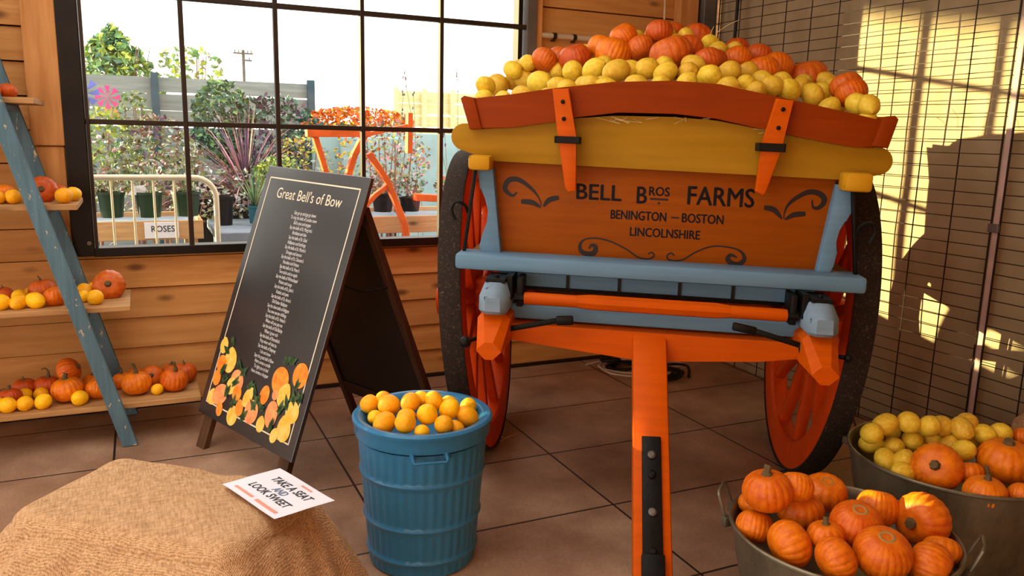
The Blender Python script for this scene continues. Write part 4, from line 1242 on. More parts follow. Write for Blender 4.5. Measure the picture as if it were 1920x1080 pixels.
# ================================================================== TUBS AND BIN
def tub(c, rt, h, name, label, hands):
    root = empty(name, (c[0], c[1], 0))
    tag(root, label, 'tub')
    rb = rt*.80
    m = MB()
    prof = [(0, .004), (rb-.01, .004), (rb, .012)]
    for i in range(1, 16):
        s = i/16
        z = .012+(h-.02)*s
        bead = .004*math.exp(-((s-.30)/.03)**2)+.004*math.exp(-((s-.66)/.03)**2)
        prof.append((rb+(rt-rb)*s+bead, z))
    prof += [(rt, h-.008)]
    prof += [(rt+.007*cos(a)+.002, h+.007*sin(a)) for a in (-1.2, -.4, .4, 1.2, 2.0, 2.8)]
    prof += [(rt-.012, h-.02), (rt-.03, h-.10), (rt-.05, h-.14), (0, h-.14)]
    m.lathe(prof, 72)
    m.build('tub_body', M['galv'], root, 40)
    for a in hands:
        d = Vector((cos(a), sin(a), 0)); t_ = Vector((-sin(a), cos(a), 0))
        b = d*(rt+.010)+Vector((0, 0, h-.03))
        m = MB()
        m.tube([b-t_*.055, b-t_*.058+d*.012+Vector((0, 0, .03)), b-t_*.050+d*.03+Vector((0, 0, .078)), b-t_*.035+d*.034+Vector((0, 0, .088)), b+t_*.035+d*.034+Vector((0, 0, .088)), b+t_*.050+d*.03+Vector((0, 0, .078)), b+t_*.058+d*.012+Vector((0, 0, .03)), b+t_*.055], .0052, 8)
        for s in (-1, 1):
            m.box(b+t_*(s*.055)-Vector((.014, .014, .02)), b+t_*(s*.055)+Vector((.012, .012, .012)), 0.003)
        m.build('handle', M['galv'], root, 40)
    return root
tub((1.958, 1.686), .34, .35, 'metal_tub', 'round galvanised metal tub full of orange pumpkins, front right', (atan2(.278, -.225), atan2(-.278, .225)))
tub((2.75, 1.886), .377, .40, 'metal_tub', 'round galvanised metal tub of lemons and pumpkins standing behind the pumpkin tub', (radians(112), radians(-68)))
binr = empty('storage_bin', (.883, 2.644, 0))
tag(binr, 'round blue ribbed metal bin filled with golden lemons', 'bin')
BH = .555
def brad(z): return .192+(.236-.192)*z/BH
m = MB()
prof = [(0, .0), (.186, .0), (.194, .006)]
z = .012
bands = (.061, .189, .358)
zs = [.012+.0085*i for i in range(int((BH-.075)/.0085))]
for z in zs:
    prof.append((brad(z)+.010*sum(math.exp(-((z-b)/.009)**2) for b in bands), z))
NS = 240
def flute(a, i):
    if i < 3 or i >= 3+len(zs): return 1.0
    z = zs[i-3]
    f = 1.0
    for b in bands+(BH-.07,):
        f *= 1-math.exp(-((z-b)/.016)**2)
    return 1+.017*f*(0.5+0.5*cos(40*a))
m.lathe(prof, NS, fr=flute)
m.build('bin_body', M['bin'], binr, 50)
m = MB()
rt = brad(BH)
m.lathe([(rt-.006, BH-.072), (rt+.006, BH-.066), (rt+.010, BH-.05), (rt+.010, BH-.022), (rt+.016, BH-.014), (rt+.017, BH-.004), (rt+.010, BH+.004), (rt-.004, BH+.005), (rt-.022, BH-.004), (rt-.032, BH-.02), (rt-.034, BH-.10), (0, BH-.10)], 96)
m.build('rim', M['bin'], binr, 40)
ha = math.atan2(-2.644, -.883)+.10
d = Vector((cos(ha), sin(ha), 0)); t_ = Vector((-sin(ha), cos(ha), 0))
m = MB()
b0 = d*(brad(.49)-.004)+Vector((0, 0, .492)); 
m.tube([b0-t_*.058, b0-t_*.058+d*.038-Vector((0, 0, .012)), b0-t_*.054+d*.042-Vector((0, 0, .02)), b0+t_*.054+d*.042-Vector((0, 0, .02)), b0+t_*.058+d*.038-Vector((0, 0, .012)), b0+t_*.058], .0052, 8)
for s in (-1, 1):
    m.box(b0+t_*(s*.058)-Vector((.009, .009, .022)), b0+t_*(s*.058)+Vector((.009, .009, .012)), 0.003)
m.build('handle', M['bin'], binr, 40)

# ================================================================== A-FRAME SIGN
BO = Vector((.356, 3.712, .155)); ph, th, ro = -1.169, .337, -.023
bd = Vector((cos(ph), sin(ph), 0)); bn = Vector((-sin(ph), cos(ph), 0)); ba = bn*sin(th)+Vector((0, 0, cos(th)))
bd, ba = bd*cos(ro)+ba*sin(ro), ba*cos(ro)-bd*sin(ro)
bnn = bd.cross(ba).normalized()      # towards the reader
sign = empty('a_frame_sign', (.356, 3.712, 0))
tag(sign, 'tall black A-frame poster sign with a cream border and printed fruit', 'sign')
SO = Vector(sign.location)
def bp(s, t, d=0.0): return BO + bd*s + ba*t + bnn*d - SO
BW, BL = .84, 1.281
def slab(mb, s0, s1, t0, t1, d0, d1, bev=0.0):
    mb.hexa([bp(s0, t0, d0), bp(s1, t0, d0), bp(s1, t1, d0), bp(s0, t1, d0), bp(s0, t0, d1), bp(s1, t0, d1), bp(s1, t1, d1), bp(s0, t1, d1)], bev)
m = MB(); slab(m, -BW/2, BW/2, 0, BL, -.018, 0, .003)
pn = m.build('front_panel', M['sign_black'], sign, 0)
m = MB()
for (s0, s1, t0, t1) in ((-.375, -.3685, .062, 1.226), (.3645, .371, .062, 1.226), (-.375, .371, .062, .0685), (-.375, .371, 1.2195, 1.226)):
    m.grid([[bp(s0, t0, .0006), bp(s1, t0, .0006)], [bp(s0, t1, .0006), bp(s1, t1, .0006)]])
m.build('border_line', M['cream'], pn, 0)
text_mesh('lettering', "Great Bell's of Bow", M['cream'], pn, (-.275, .262, 1.126, 1.180), bp, bold=.0, shear=.0)
POEM = """Gay go up and gay go down
To ring the bells of London town
Bull's eyes and targets
Say the bells of St. Marg'ret's
Brickbats and tiles
Say the bells of St. Giles'
Halfpence and farthings
Say the bells of St. Martin's
Oranges and lemons
Say the bells of St. Clement's
Pancakes and fritters
Say the bells of St. Peter's
Two sticks and an apple
Say the bells of Whitechapel
Pokers and tongs
Say the bells of St. John's
Kettles and pans
Say the bells of St. Anne's
Old Father Baldpate
Say the slow bells of Aldgate
You owe me ten shillings
Say the bells of St. Helen's
When will you pay me
Say the bells of Old Bailey
When I grow rich
Say the bells of Shoreditch
Pray when will that be
Say the bells of Stepney
I do not know
Says the great bell of Bow
Here comes a candle
To light you to bed
Here comes a chopper"""
text_mesh('lettering', POEM, M['white_print'], pn, (-.10, .115, .285, 1.078), bp, bold=.0)
ART = [(-0.353,0.351,0.037,0.034,0),(-0.263,0.295,0.057,0.052,0),(-0.33,0.266,0.044,0.037,1),(-0.338,0.192,0.037,0.034,1),(-0.326,0.097,0.051,0.033,0),(-0.266,0.125,0.071,0.044,2),(-0.157,0.22,0.062,0.044,2),(-0.194,0.185,0.042,0.036,0),(-0.127,0.165,0.041,0.032,1),(-0.115,0.058,0.047,0.039,0),(-0.074,0.11,0.034,0.035,1),(-0.029,0.171,0.037,0.043,0),(0.029,0.118,0.058,0.049,2),(0.095,0.215,0.038,0.041,1),(0.127,0.086,0.035,0.031,0),(0.187,0.15,0.049,0.054,2),(0.184,0.305,0.068,0.055,1),(0.24,0.249,0.048,0.047,0),(0.319,0.361,0.058,0.05,1),(0.334,0.198,0.052,0.043,0),(0.308,0.115,0.053,0.049,0),(0.177,0.237,0.025,0.021,2),(-.235,.06,.03,.03,1),(.25,.07,.03,.03,0)]
LEAF = [(-0.28,0.384),(-0.31,0.335),(-0.122,0.27),(-0.261,0.202),(-0.167,0.209),(-0.036,0.226),(0.019,0.207),(0.104,0.158),(0.036,0.148),(0.192,0.4),(0.236,0.407),(0.316,0.315),(0.319,0.255),(0.365,0.267),(-0.133,0.119),(0.281,0.222),(0.244,0.189),(-0.165,0.292),(.06,.18),(-.3,.24),(-.21,.15),(.21,.10),(-.02,.08)]
m = MB()
rnd = random.Random(5)
for i, (s, t_, rx, ry, k) in enumerate(ART):
    m.mi = k
    a0 = rnd.uniform(-.5, .5)
    ry *= 1.15; rx *= .95
    dp = .0008+.0001*i
    pts = []
    for q in range(20):
        a = 2*pi*q/20
        rr = 1+.16*max(0, cos(a-1.57))**12 if k == 0 else 1
        x_, y_ = rx*cos(a)*rr, ry*sin(a)*rr
        pts.append(bp(s+x_*cos(a0)-y_*sin(a0), t_+x_*sin(a0)+y_*cos(a0), dp))
    m._face([m.bm.verts.new(p) for p in pts])
for i, (s, t_) in enumerate(LEAF):
    m.mi = 3
    for e in range(2):
        a0 = rnd.uniform(.3, 2.8)
        l, w = rnd.uniform(.05, .08), rnd.uniform(.010, .016)
        dp = .0036+.0001*i
        pts = []
        for (a, b) in ((0, 0), (.3, 1), (.6, .9), (1, 0), (.6, -.9), (.3, -1)):
            x_, y_ = a*l-l*.4, b*w
            pts.append(bp(s+x_*cos(a0)-y_*sin(a0), t_+x_*sin(a0)+y_*cos(a0), dp))
        m._face([m.bm.verts.new(p) for p in pts])
m.build('fruit_print', [M['art_lemon'], M['art_orange'], M['art_pink'], M['art_leaf']], pn, 0)
# front legs
for s0 in (-.385, .305):
    m = MB()
    tt = -(BO.z + bd.z*s0)/ba.z
    slab(m, s0, s0+.075, tt+.004, BL-.05, -.05, -.020, .003)
    m.build('leg', M['leg_wood'], sign, 0)
# back board leaning the other way
HT = 1.15
hl, hr = bp(-.40, HT, -.035), bp(.40, HT, -.035)
fl, fr_ = Vector((1.002, 4.206, 0.004))-SO, Vector((1.309, 3.484, 0.004))-SO
def kp(a, b, d=0.0):
    n = (fr_-fl).cross(hl-fl).normalized()
    return fl*(1-a)*(1-b)+fr_*a*(1-b)+hl*(1-a)*b+hr*a*b - n*d
def kslab(mb, a0, a1, b0, b1, d0, d1, bev=0.0):
    mb.hexa([kp(a0, b0, d0), kp(a1, b0, d0), kp(a1, b1, d0), kp(a0, b1, d0), kp(a0, b0, d1), kp(a1, b0, d1), kp(a1, b1, d1), kp(a0, b1, d1)], bev)
m = MB(); kslab(m, .02, .98, .14, .97, -.006, .006); m.build('back_panel', M['sign_frame'], sign, 0)
for a0 in (0.0, .945):
    m = MB(); kslab(m, a0, a0+.055, 0, 1.0, -.016, .016, .003); m.build('leg', M['dark_wood'], sign, 0)
for q in ((.13, .18), (.94, .99)):
    m = MB(); kslab(m, .05, .95, q[0], q[1], -.013, .013, .002); m.build('rail', M['dark_wood'], sign, 0)
m = MB()
for a in (.12, .88):
    p = kp(a, .985)
    m.box(p-Vector((.03, .03, .02)), p+Vector((.02, .02, .02)), 0.003)
m.build('hinge', M['iron'], sign, 0)
m = MB()
p0, p1 = bp(.36, .80, -.03), kp(.97, .70)
m.tube(spline([p0, p0*.6+p1*.4-Vector((0, 0, .03)), p1], 5), .005, 6); m.sphere(p1+Vector((.0, 0, .01)), .016, 8, 6); m.sphere(p1+Vector((.01, 0, -.02)), .012, 8, 6)
m.build('stay', M['iron'], sign, 40)

# ================================================================== BURLAP SEAT AND PAPER
SB = Vector((-.124, 2.86, 0)); s1 = Vector((.775, -.632, 0)).normalized(); s2 = Vector((-.632, -.775, 0)).normalized()
SL1, SL2, SH = .75, .46, .470
def seat_outline(a, grow):
    """rounded rectangle outline, parametrised by angle-like a in 0..1, grown outwards"""
    r = .07+grow
    hx, hy = SL1/2+grow, SL2/2+grow
    per = [(hx-r, hy, 'l'), ]
    # arc-length walk
    segs = [2*(hx-r), pi*r/2, 2*(hy-r), pi*r/2]*2
    tot = sum(segs); s = a*tot
    cx = [(-(hx-r), -hy, 1, 0), (hx-r, -(hy-r), -90), (hx, -(hy-r), 0, 1), (hx-r, hy-r, 0), (hx-r, hy, -1, 0), (-(hx-r), hy-r, 90), (-hx, hy-r, 0, -1), (-(hx-r), -(hy-r), 180)]
    for L_, c in zip(segs, cx):
        if s <= L_ or c is cx[-1]:
            if len(c) == 4:
                return c[0]+c[2]*s, c[1]+c[3]*s
            an = radians(c[2])+s/r
            return c[0]+r*cos(an), c[1]+r*sin(an)
        s -= L_
def seat_pt(a, b, z):
    p = SB + s1*(SL1/2+a) + s2*(SL2/2+b)
    return Vector((p.x, p.y, z))
NSEG = 300
rows = []
for i in range(1, 15):
    f = i/14
    row = []
    for k in range(NSEG):
        x, y = seat_outline(k/NSEG, -.05)
        x *= f; y *= f
        rg = abs(noise.noise(Vector((x*7+y*2.5, y*1.6, 2))))
        z = SH + .006*noise.noise(Vector((x*6, y*6, 2))) + .003*noise.noise(Vector((x*17, y*9, 5))) + .012*(1-f*f) - .016*rg*f
        row.append(seat_pt(x, y, z))
    rows.append(row)
for i in range(1, 9):                      # rounded shoulder
    a = (pi/2)*i/8*.88
    row = []
    for k in range(NSEG):
        x, y = seat_outline(k/NSEG, -.05+.06*sin(a))
        z = SH-.06*(1-cos(a)) + .006*noise.noise(Vector((x*6, y*6, 2))) - .016*abs(noise.noise(Vector((x*7+y*2.5, y*1.6, 2))))
        row.append(seat_pt(x, y, z))
    rows.append(row)
z1 = SH-.06*(1-cos(pi/2*.88))
for i in range(1, 31):                     # draped skirt with folds
    f = i/30
    row = []
    for k in range(NSEG):
        u = k/NSEG
        fold = sin(2*pi*u*9+1.3*sin(2*pi*u*4)) + .55*sin(2*pi*u*19+2*sin(2*pi*u*3)+1.2)
        fold += .5*noise.noise(Vector((u*30, f*1.5, 1)))
        g = .01+.20*f**.85+.030*fold*f**.7
        x, y = seat_outline(u, g)
        z = z1*(1-f)+.012*(1-f)*noise.noise(Vector((u*18, f*3, 8)))
        row.append(seat_pt(x, y, max(z, .002)))
    rows.append(row)
m = MB(); m.grid(rows, close_u=True)
m._face([v for v in m.bm.verts][:0] or [m.bm.verts.new(p) for p in rows[0]])
seat = m.build('burlap_cover', M['burlap'], None, 75)
tag(seat, 'brown burlap cloth draped over a block seat in the left foreground', 'cloth')
# brown sack behind the rear tub
rows = []
for i in range(15):
    f = i/14
    row = []
    for k in range(40):
        a = 2*pi*k/40
        w = (1-.10*f-.75*max(0, f-.72)/.28*.9)*(1+.07*noise.noise(Vector((cos(a)*2, sin(a)*2, f*3))))
        row.append((.17*w*cos(a), .21*w*sin(a), .56*f+.012*noise.noise(Vector((cos(a)*3, sin(a)*3, f*5+4)))*(f > 0)))
    rows.append(row)
m = MB(); m.grid(rows, close_u=True); m._face([m.bm.verts.new(p) for p in rows[-1]])
sk = m.build('sack', M['burlap'], None, 70)
sk.location = (3.44, 1.90, .002)
tag(sk, 'brown cloth sack standing behind the rear tub at the right edge', 'sack')
# paper notice
pc = [Vector((.172, 2.418, 0)), Vector((.286, 2.155, 0)), Vector((.470, 2.224, 0)), Vector((.353, 2.493, 0))]
pr = empty('paper_notice', (.32, 2.32, .48))
tag(pr, 'white paper notice lying on the burlap seat', 'paper')
PO = Vector(pr.location)
def pp(a, b, d=0.0):
    p = pc[0]*(1-a)*(1-b)+pc[1]*a*(1-b)+pc[2]*a*b+pc[3]*(1-a)*b
    z = .484 + .010*(2*b-1)**2*.3 - .020*max(0, b-.45)**1.5 + .006*cos(a*3.0) + d
    return Vector((p.x, p.y, z)) - PO
m = MB(); m.grid([[pp(i/16, j/10) for i in range(17)] for j in range(11)]); m.grid([[pp(i/16, j/10, -.0006) for i in range(17)] for j in range(11)])
sh = m.build('sheet', M['paper'], pr, 60)
text_mesh('lettering', 'TAKE A SEAT', M['ink'], sh, (.20, .86, .64, .80), pp, bold=.02, shear=.1, depth=.0008)
text_mesh('lettering', 'AND', M['ink_pale'], sh, (.42, .62, .46, .60), pp, bold=.02, shear=.1, depth=.0008)
text_mesh('lettering', 'LOOK SWEET', M['ink'], sh, (.17, .86, .28, .43), pp, bold=.02, shear=.1, depth=.0008)
m = MB()
for (a0, a1, b0, b1) in ((.12, .46, .10, .15), (.52, .90, .09, .15), (.52, .70, .88, .92)):
    n_ = 8
    m.grid([[pp(a0+(a1-a0)*i/n_, b0, .0008) for i in range(n_+1)], [pp(a0+(a1-a0)*i/n_, b1, .0008) for i in range(n_+1)]])
m.build('print_line', M['ink_orange'], sh, 0)

# ================================================================== LADDER SHELVES
lad = empty('step_ladder', (-.75, 4.4, 0))
tag(lad, 'chipped blue wooden step ladder carrying plank shelves at the left edge', 'ladder')
LO = Vector(lad.location)
def lx(z, s): return -.75 + s*(.63-.268*z)
ZTOP = 2.25
for s in (1, -1):
    for y in (4.172, 4.655):
        m = MB(); 
        p, q = Vector((lx(0, s), y, 0))-LO, Vector((lx(ZTOP, s), y, ZTOP))-LO
        d = (q-p).normalized(); w = Vector((d.z, 0, -d.x))*.036
        h = Vector((0, .016, 0))
        P = []
        for c, e in ((p, 0.0), (q, 0.0)):
            P += [c-w-h, c+w-h, c+w+h, c-w+h]
        P[0].z = P[1].z = P[2].z = P[3].z = 0.002
        m.hexa(P, .004)
        m.build('stile', M['ladder'], lad, 0)
    for z in (.165, .655, 1.145, 1.62, 2.05):
        m = MB(); x = lx(z, s)-LO.x
        m.box((x-.035, 4.188-LO.y, z-.012), (x+.035, 4.640-LO.y, z+.018), .003)
        m.build('rung', M['ladder'], lad, 0)
SHELF = ((.21, .217, 4.195, 4.638, 'bottom'), (.70, -.080, 4.20, 4.63, 'second'), (1.19, -.273, 4.20, 4.63, 'third'), (1.665, -.41, 4.20, 4.63, 'top'))
for z, x1, y0, y1, w in SHELF:
    m = MB(); m.box((-1.75, y0, z-.026), (x1, y1, z), .003)
    tag(m.build('shelf_plank', M['shelf'], None, 0), '%s pine plank shelf laid through the blue ladder' % w, 'shelf', 'plank shelves on the ladder')

# ================================================================== CABLES ON THE FLOOR
def coil(c, r, n, thick, seed, sx=1.0):
    rnd = random.Random(seed); P = []
    for i in range(n*14):
        a = 2*pi*i/14
        rr = r*(1+.22*sin(a*.37+seed)+rnd.uniform(-.05, .05))
        P.append((c[0]+rr*cos(a)*sx+.03*sin(a*.21), c[1]+rr*sin(a)+.02*cos(a*.17), thick+abs(.018*sin(a*.5+seed))+.012*(i/(n*14))))
    return P
m = MB(); m.tube(coil((3.05, 4.22), .12, 5, .009, 2, 1.2), .009, 7)
m.tube(spline([(3.0, 4.3, .01), (3.2, 4.42, .01), (3.33, 4.30, .03), (3.22, 4.12, .01)], 6), .009, 7)
tag(m.build('black_cable_coil', M['cable_black']), 'coil of thick black cable on the floor under the cart', 'cable')
m = MB(); m.tube(coil((2.92, 4.45), .09, 4, .008, 5), .008, 7)
m.tube(coil((2.86, 4.55), .05, 3, .03, 9), .011, 7)
tag(m.build('black_cable_coil', M['cable_black']), 'small tangled heap of black cable by the wall behind the drawbar', 'cable')
m = MB(); m.tube(coil((2.93, 4.40), .20, 2, .006, 3, 1.15), .006, 7)
m.tube(spline([(2.72, 4.62, .006), (2.9, 4.66, .006), (3.1, 4.62, .02), (3.3, 4.56, .006), (3.38, 4.40, .006), (3.25, 4.36, .006)], 6), .006, 7)
tag(m.build('white_cable_coil', M['cable_white']), 'loops of thin white cable on the floor around the black cables', 'cable')

# ================================================================== GARDEN BEYOND THE WINDOW
m = MB(); m.box((-30, 4.87, -0.20), (45, 60, -0.06)); struct(m.build('ground', M['ground'], smooth=0))

def leaves(mb, c, rad, n, size, rnd, slots, shape='ball', up=0.3):
    c = Vector(c)
    for i in range(n):
        while True:
            p = Vector((rnd.uniform(-1, 1), rnd.uniform(-1, 1), rnd.uniform(-1, 1)))
            if p.length <= 1: break
        if shape == 'ball':
            p = p.normalized()*(p.length**.45)
        elif shape == 'cone':
            t_ = (p.z+1)/2
            p.x *= 1-t_*.85; p.y *= 1-t_*.85
        q = c+Vector((p.x*rad[0], p.y*rad[1], p.z*rad[2]))
        d = Vector((rnd.gauss(0, 1), rnd.gauss(0, 1), rnd.gauss(up, .8))).normalized()
        s = d.orthogonal().normalized()
        s = (s*cos(i)+d.cross(s)*sin(i)).normalized()
        l = size*rnd.uniform(.6, 1.3); w = l*.3
        mb.mi = rnd.choice(slots)
        n_ = d.cross(s)*l*.12
        V = [mb.bm.verts.new(x) for x in (q-d*l*.5, q+s*w+n_, q+d*l*.5, q-s*w+n_)]
        mb._face(V)
def shrub(name, c, rad, n, size, mats, label, cat, group=None, stems=5, seed=1, shape='ball', slots=None):
    rnd = random.Random(seed)
    zb = -.06 if len(c) < 4 else c[3]
    root = empty(name, (c[0], c[1], zb))
    m = MB(); leaves(m, (0, 0, c[2]-zb), rad, n, size, rnd, slots or list(range(len(mats))), shape)
    m.build('foliage', [M[k] for k in mats], root, 0)
    m = MB()
    for i in range(stems):
        a = rnd.uniform(0, 6.28)
        m.tube([(.03*cos(a), .03*sin(a), 0), (rad[0]*.25*cos(a), rad[1]*.25*sin(a), (c[2]-zb)*.6), (rad[0]*.5*cos(a), rad[1]*.5*sin(a), (c[2]-zb)+rad[2]*.5)], [.014, .010, .005], 5)
    m.build('stems', M['leaf_brown'], root, 40)
    return tag(root, label, cat, group)
def blades(name, c, n, l, w, mats, label, seed=1, spread=.8, cat='plant', droop=.5):
    rnd = random.Random(seed)
    root = empty(name, c)
    m = MB()
    for i in range(n):
        a = rnd.uniform(0, 6.28); e = rnd.uniform(.05, spread)
        L = l*rnd.uniform(.65, 1.1)
        d = Vector((cos(a), sin(a), 0)); s = Vector((-sin(a), cos(a), 0))*w*.5
        rows = []
        m.mi = rnd.randrange(len(mats))
        for k in range(6):
            t_ = k/5
            p = d*(L*t_*sin(e)+droop*L*t_*t_*.5*e) + Vector((0, 0, L*t_*cos(e)-droop*L*t_**3*e*.5))
            rows.append([p-s*(1-t_*.92), p+s*(1-t_*.92)])
        m.grid(rows)
    m.build('leaves', [M[k] for k in mats], root, 0)
    return tag(root, label, cat)
def pot(name, c, r, h, mat, label, cat='plant pot', group=None, square=False):
    m = MB()
    m.lathe([(0, 0), (r*.8, 0), (r*.97, h*.88), (r*1.04, h*.89), (r*1.04, h), (r*.92, h), (r*.9, h*.85), (0, h*.85)], 20 if not square else 4)
    o = m.build(name, mat, None, 40)
    o.location = c
    return tag(o, label, cat, group)

# crowd barrier right outside
root = empty('crowd_barrier', (-.35, 6.3, -.06))
tag(root, 'cream tubular crowd barrier with a rounded corner standing outside the window', 'barrier')
m = MB()
P = [(-.85, 0, 1.255), (.70, 0, 1.255)]
for i in range(1, 9):
    a = pi/2*i/8
    P.append((.70+.15*sin(a), 0, 1.105+.15*cos(a)))
P += [(.85, 0, .0)]
m.tube(P, .021, 10)
m.tube([(-.85, 0, .30), (.85, 0, .30)], .014, 8)
m.build('frame', M['barrier'], root, 50)
for i in range(12):
    x = -.79+.136*i
    if x > .62: break
    m = MB(); m.tube([(x, 0, .30), (x-.004, 0, 1.24)], .0085, 7); m.build('bar', M['barrier'], root, 50)
# rose planter bench behind the barrier
def planter(x0, x1, y0, y1, z, label, name='planter_bench'):
    root = empty(name, ((x0+x1)/2, (y0+y1)/2, -.06))
    o = Vector(root.location)
    m = MB(); m.box((x0-o.x, y0-o.y, z-.15+.06), (x1-o.x, y0+.03-o.y, z+.06), .004); m.box((x0-o.x, y1-.03-o.y, z-.15+.06), (x1-o.x, y1-o.y, z+.06), .004)
    m.box((x1-.03-o.x, y0+.03-o.y, z-.15+.06), (x1-o.x, y1-.03-o.y, z+.06), .004); m.box((x0-o.x, y0+.03-o.y, z-.15+.06), (x0+.03-o.x, y1-.03-o.y, z+.06), .004)
    m.build('side_boards', M['planter'], root, 0)
    m = MB(); m.box((x0+.03-o.x, y0+.03-o.y, z-.06), (x1-.03-o.x, y1-.03-o.y, z+.02)); m.build('bed_mat', M['bench_grey'], root, 0)
    for x in (x0+.08, x1-.08):
        for y in (y0+.06, y1-.06):
            m = MB(); m.box((x-.035-o.x, y-.035-o.y, 0), (x+.035-o.x, y+.035-o.y, z-.09), .003); m.build('leg', M['planter'], root, 0)
    return tag(root, label, 'planter')
planter(-1.6, .44, 6.9, 7.7, .82, 'wooden planter bench with the roses behind the crowd barrier')
planter(1.70, 3.3, 6.9, 7.8, .82, 'wooden planter bench outside the right half of the window')
m = MB(); m.box((.005, 6.884, .685), (.255, 6.896, .812), .002)
sg = m.build('rose_sign', M['paper'], None, 0)
tag(sg, 'white sign with black capitals on the front of the rose planter', 'sign')
text_mesh('lettering', 'ROSES', M['ink'], sg, (.055, .225, .735, .785), lambda a, b, d: Vector((a, 6.8835-d, b)), bold=.01)
for i, (x, y, r, h, seed) in enumerate(((-.52, 7.25, .10, .24, 1), (-.22, 7.08, .10, .20, 2), (.05, 7.05, .105, .20, 3), (.33, 7.1, .11, .20, 4))):
    w = ['leftmost of the four on the planter', 'second from left, left of the white tag', 'behind the white tag', 'rightmost of the four, by the barrier corner'][i]
    pot('plant_pot', (x, y, .84), r, h, M['pot_green'], 'dark green pot with a rose bush, ' + w, group='rose pots')
    root = empty('rose_bush', (x, y, .84+h*.85))
    rnd = random.Random(seed)
    m = MB(); leaves(m, (0, 0, .24), (.17, .15, .25), 170, .055, rnd, [0, 0, 1, 1, 2, 3])
    m.build('foliage', [M['leaf_olive'], M['leaf_grey'], M['leaf_brown'], M['leaf_dark']], root, 0)
    m = MB()
    for k in range(7):
        a = rnd.uniform(0, 6.28); e = rnd.uniform(.05, .14); zt = rnd.uniform(.15, .45)
        m.tube([(.01*cos(a), .01*sin(a), -.02), (e*cos(a), e*sin(a), zt)], .004, 5)
    m.build('stems', M['leaf_olive'], root, 40)
    m = MB()
    for k in range(9):
        m.mi = rnd.randrange(2)
        m.sphere((rnd.uniform(-.16, .16), rnd.uniform(-.18, .05), rnd.uniform(.02, .46)), rnd.uniform(.010, .019), 8, 5)
    m.build('blooms', [M['leaf_pink'], M['leaf_white']], root, 60)
    tag(root, 'rose bush with pale blooms, ' + ['in the leftmost green pot', 'in the second green pot from left', 'in the pot behind the white tag', 'in the rightmost green pot'][i], 'rose', 'rose bushes')
m = MB(); m.hexa([(-.10, 6.99, 1.02), (.02, 6.98, 1.02), (.02, 6.985, 1.02), (-.10, 6.995, 1.02), (-.05, 6.99, 1.09), (.045, 6.98, 1.10), (.045, 6.985, 1.10), (-.05, 6.995, 1.09)]); m.tube([(-.02, 6.99, 1.03), (-.02, 7.0, .84)], .004, 5)
tag(m.build('plant_tag', M['paper'], None, 0), 'white plant tag hanging in front of a rose pot', 'tag')
# grey plank fence with posts
def fence_run(name, x0, x1, y, ztop, n, ph_, mat, pmat, posts, label, gaps=True, seed=1):
    rnd = random.Random(seed)
    root = empty(name, ((x0+x1)/2, y, -.06))
    o = Vector(root.location)
    m = MB()
    for k in range(n):
        z1_ = ztop-k*ph_
        xs = [x0]+[x for x in posts if x0 < x < x1]+[x1]
        for a, b in zip(xs[:-1], xs[1:]):
            dz = rnd.uniform(0, .035) if gaps else .012
            m.hexa([(a-o.x, -.012, z1_-ph_+.06+dz), (b-o.x, -.012, z1_-ph_+.06+dz*rnd.uniform(.4, 1.2)), (b-o.x, .012, z1_-ph_+.06+dz), (a-o.x, .012, z1_-ph_+.06+dz),
                    (a-o.x, -.012, z1_+.06), (b-o.x, -.012, z1_+.06), (b-o.x, .012, z1_+.06), (a-o.x, .012, z1_+.06)])
    m.build('planks', mat, root, 0)
    for x in posts:
        m = MB(); m.box((x-.045-o.x, -.10, 0), (x+.045-o.x, -.012, ztop+.06+.05), .004); m.build('post', pmat, root, 0)
    return tag(root, label, 'fence')
fence_run('plank_fence', -1.6, 2.14, 11, 2.15, 11, .20, M['fence'], M['fence_post'], [.22, 2.10], 'grey weathered plank fence with a blue grey post behind the plants')
fence_run('plank_fence', 4.1, 7.5, 14, 2.28, 11, .21, M['yfence'], M['yfence'], [4.14, 4.66, 5.2, 5.9, 6.8], 'pale yellow plank fence at the far right of the window', True, 4)
# trees and shrubs
shrub('tree', (-.25, 12.6, 2.30), (1.0, .7, .62), 1500, .12, ['leaf_green', 'leaf_green', 'leaf_lime', 'leaf_dark'], 'green tree rising above the left end of the grey fence', 'tree', seed=3, shape='cone')
shrub('tree_sapling', (.72, 12.3, 2.38), (.42, .3, .30), 160, .11, ['leaf_lime', 'leaf_olive', 'leaf_green'], 'thin sapling showing over the middle of the grey fence', 'tree', seed=4)
shrub('shrub', (-.45, 8.6, 1.28), (.50, .35, .45), 900, .075, ['leaf_green', 'leaf_lime', 'leaf_olive'], 'bright green shrub behind the roses at the left of the window', 'shrub', seed=5)
shrub('shrub', (.17, 8.7, 1.22), (.40, .35, .46), 900, .07, ['leaf_brown', 'leaf_olive', 'leaf_purple', 'leaf_grey'], 'reddish brown shrub behind the roses', 'shrub', seed=6)
shrub('shrub', (.30, 8.1, .95), (.95, .25, .30), 800, .06, ['leaf_grey', 'leaf_olive', 'leaf_brown', 'leaf_white'], 'low grey green shrub directly behind the rose pots', 'shrub', seed=26)
shrub('conifer', (.86, 9.6, 1.60), (.34, .28, .48), 1100, .08, ['leaf_dark', 'leaf_dark', 'leaf_green'], 'dark blue green conifer in front of the grey fence', 'conifer', seed=7)
shrub('shrub', (-.02, 10.4, 1.60), (.20, .2, .36), 200, .07, ['leaf_green', 'leaf_olive'], 'small climbing shrub on the grey fence below the tree', 'shrub', seed=27)
blades('flax_plant', (.98, 8.6, .85), 230, 1.0, .03, ['leaf_purple', 'leaf_brown', 'leaf_purple', 'leaf_pink'], 'purple strap-leaved plant behind the second window pane', 8, 1.5, droop=.9)
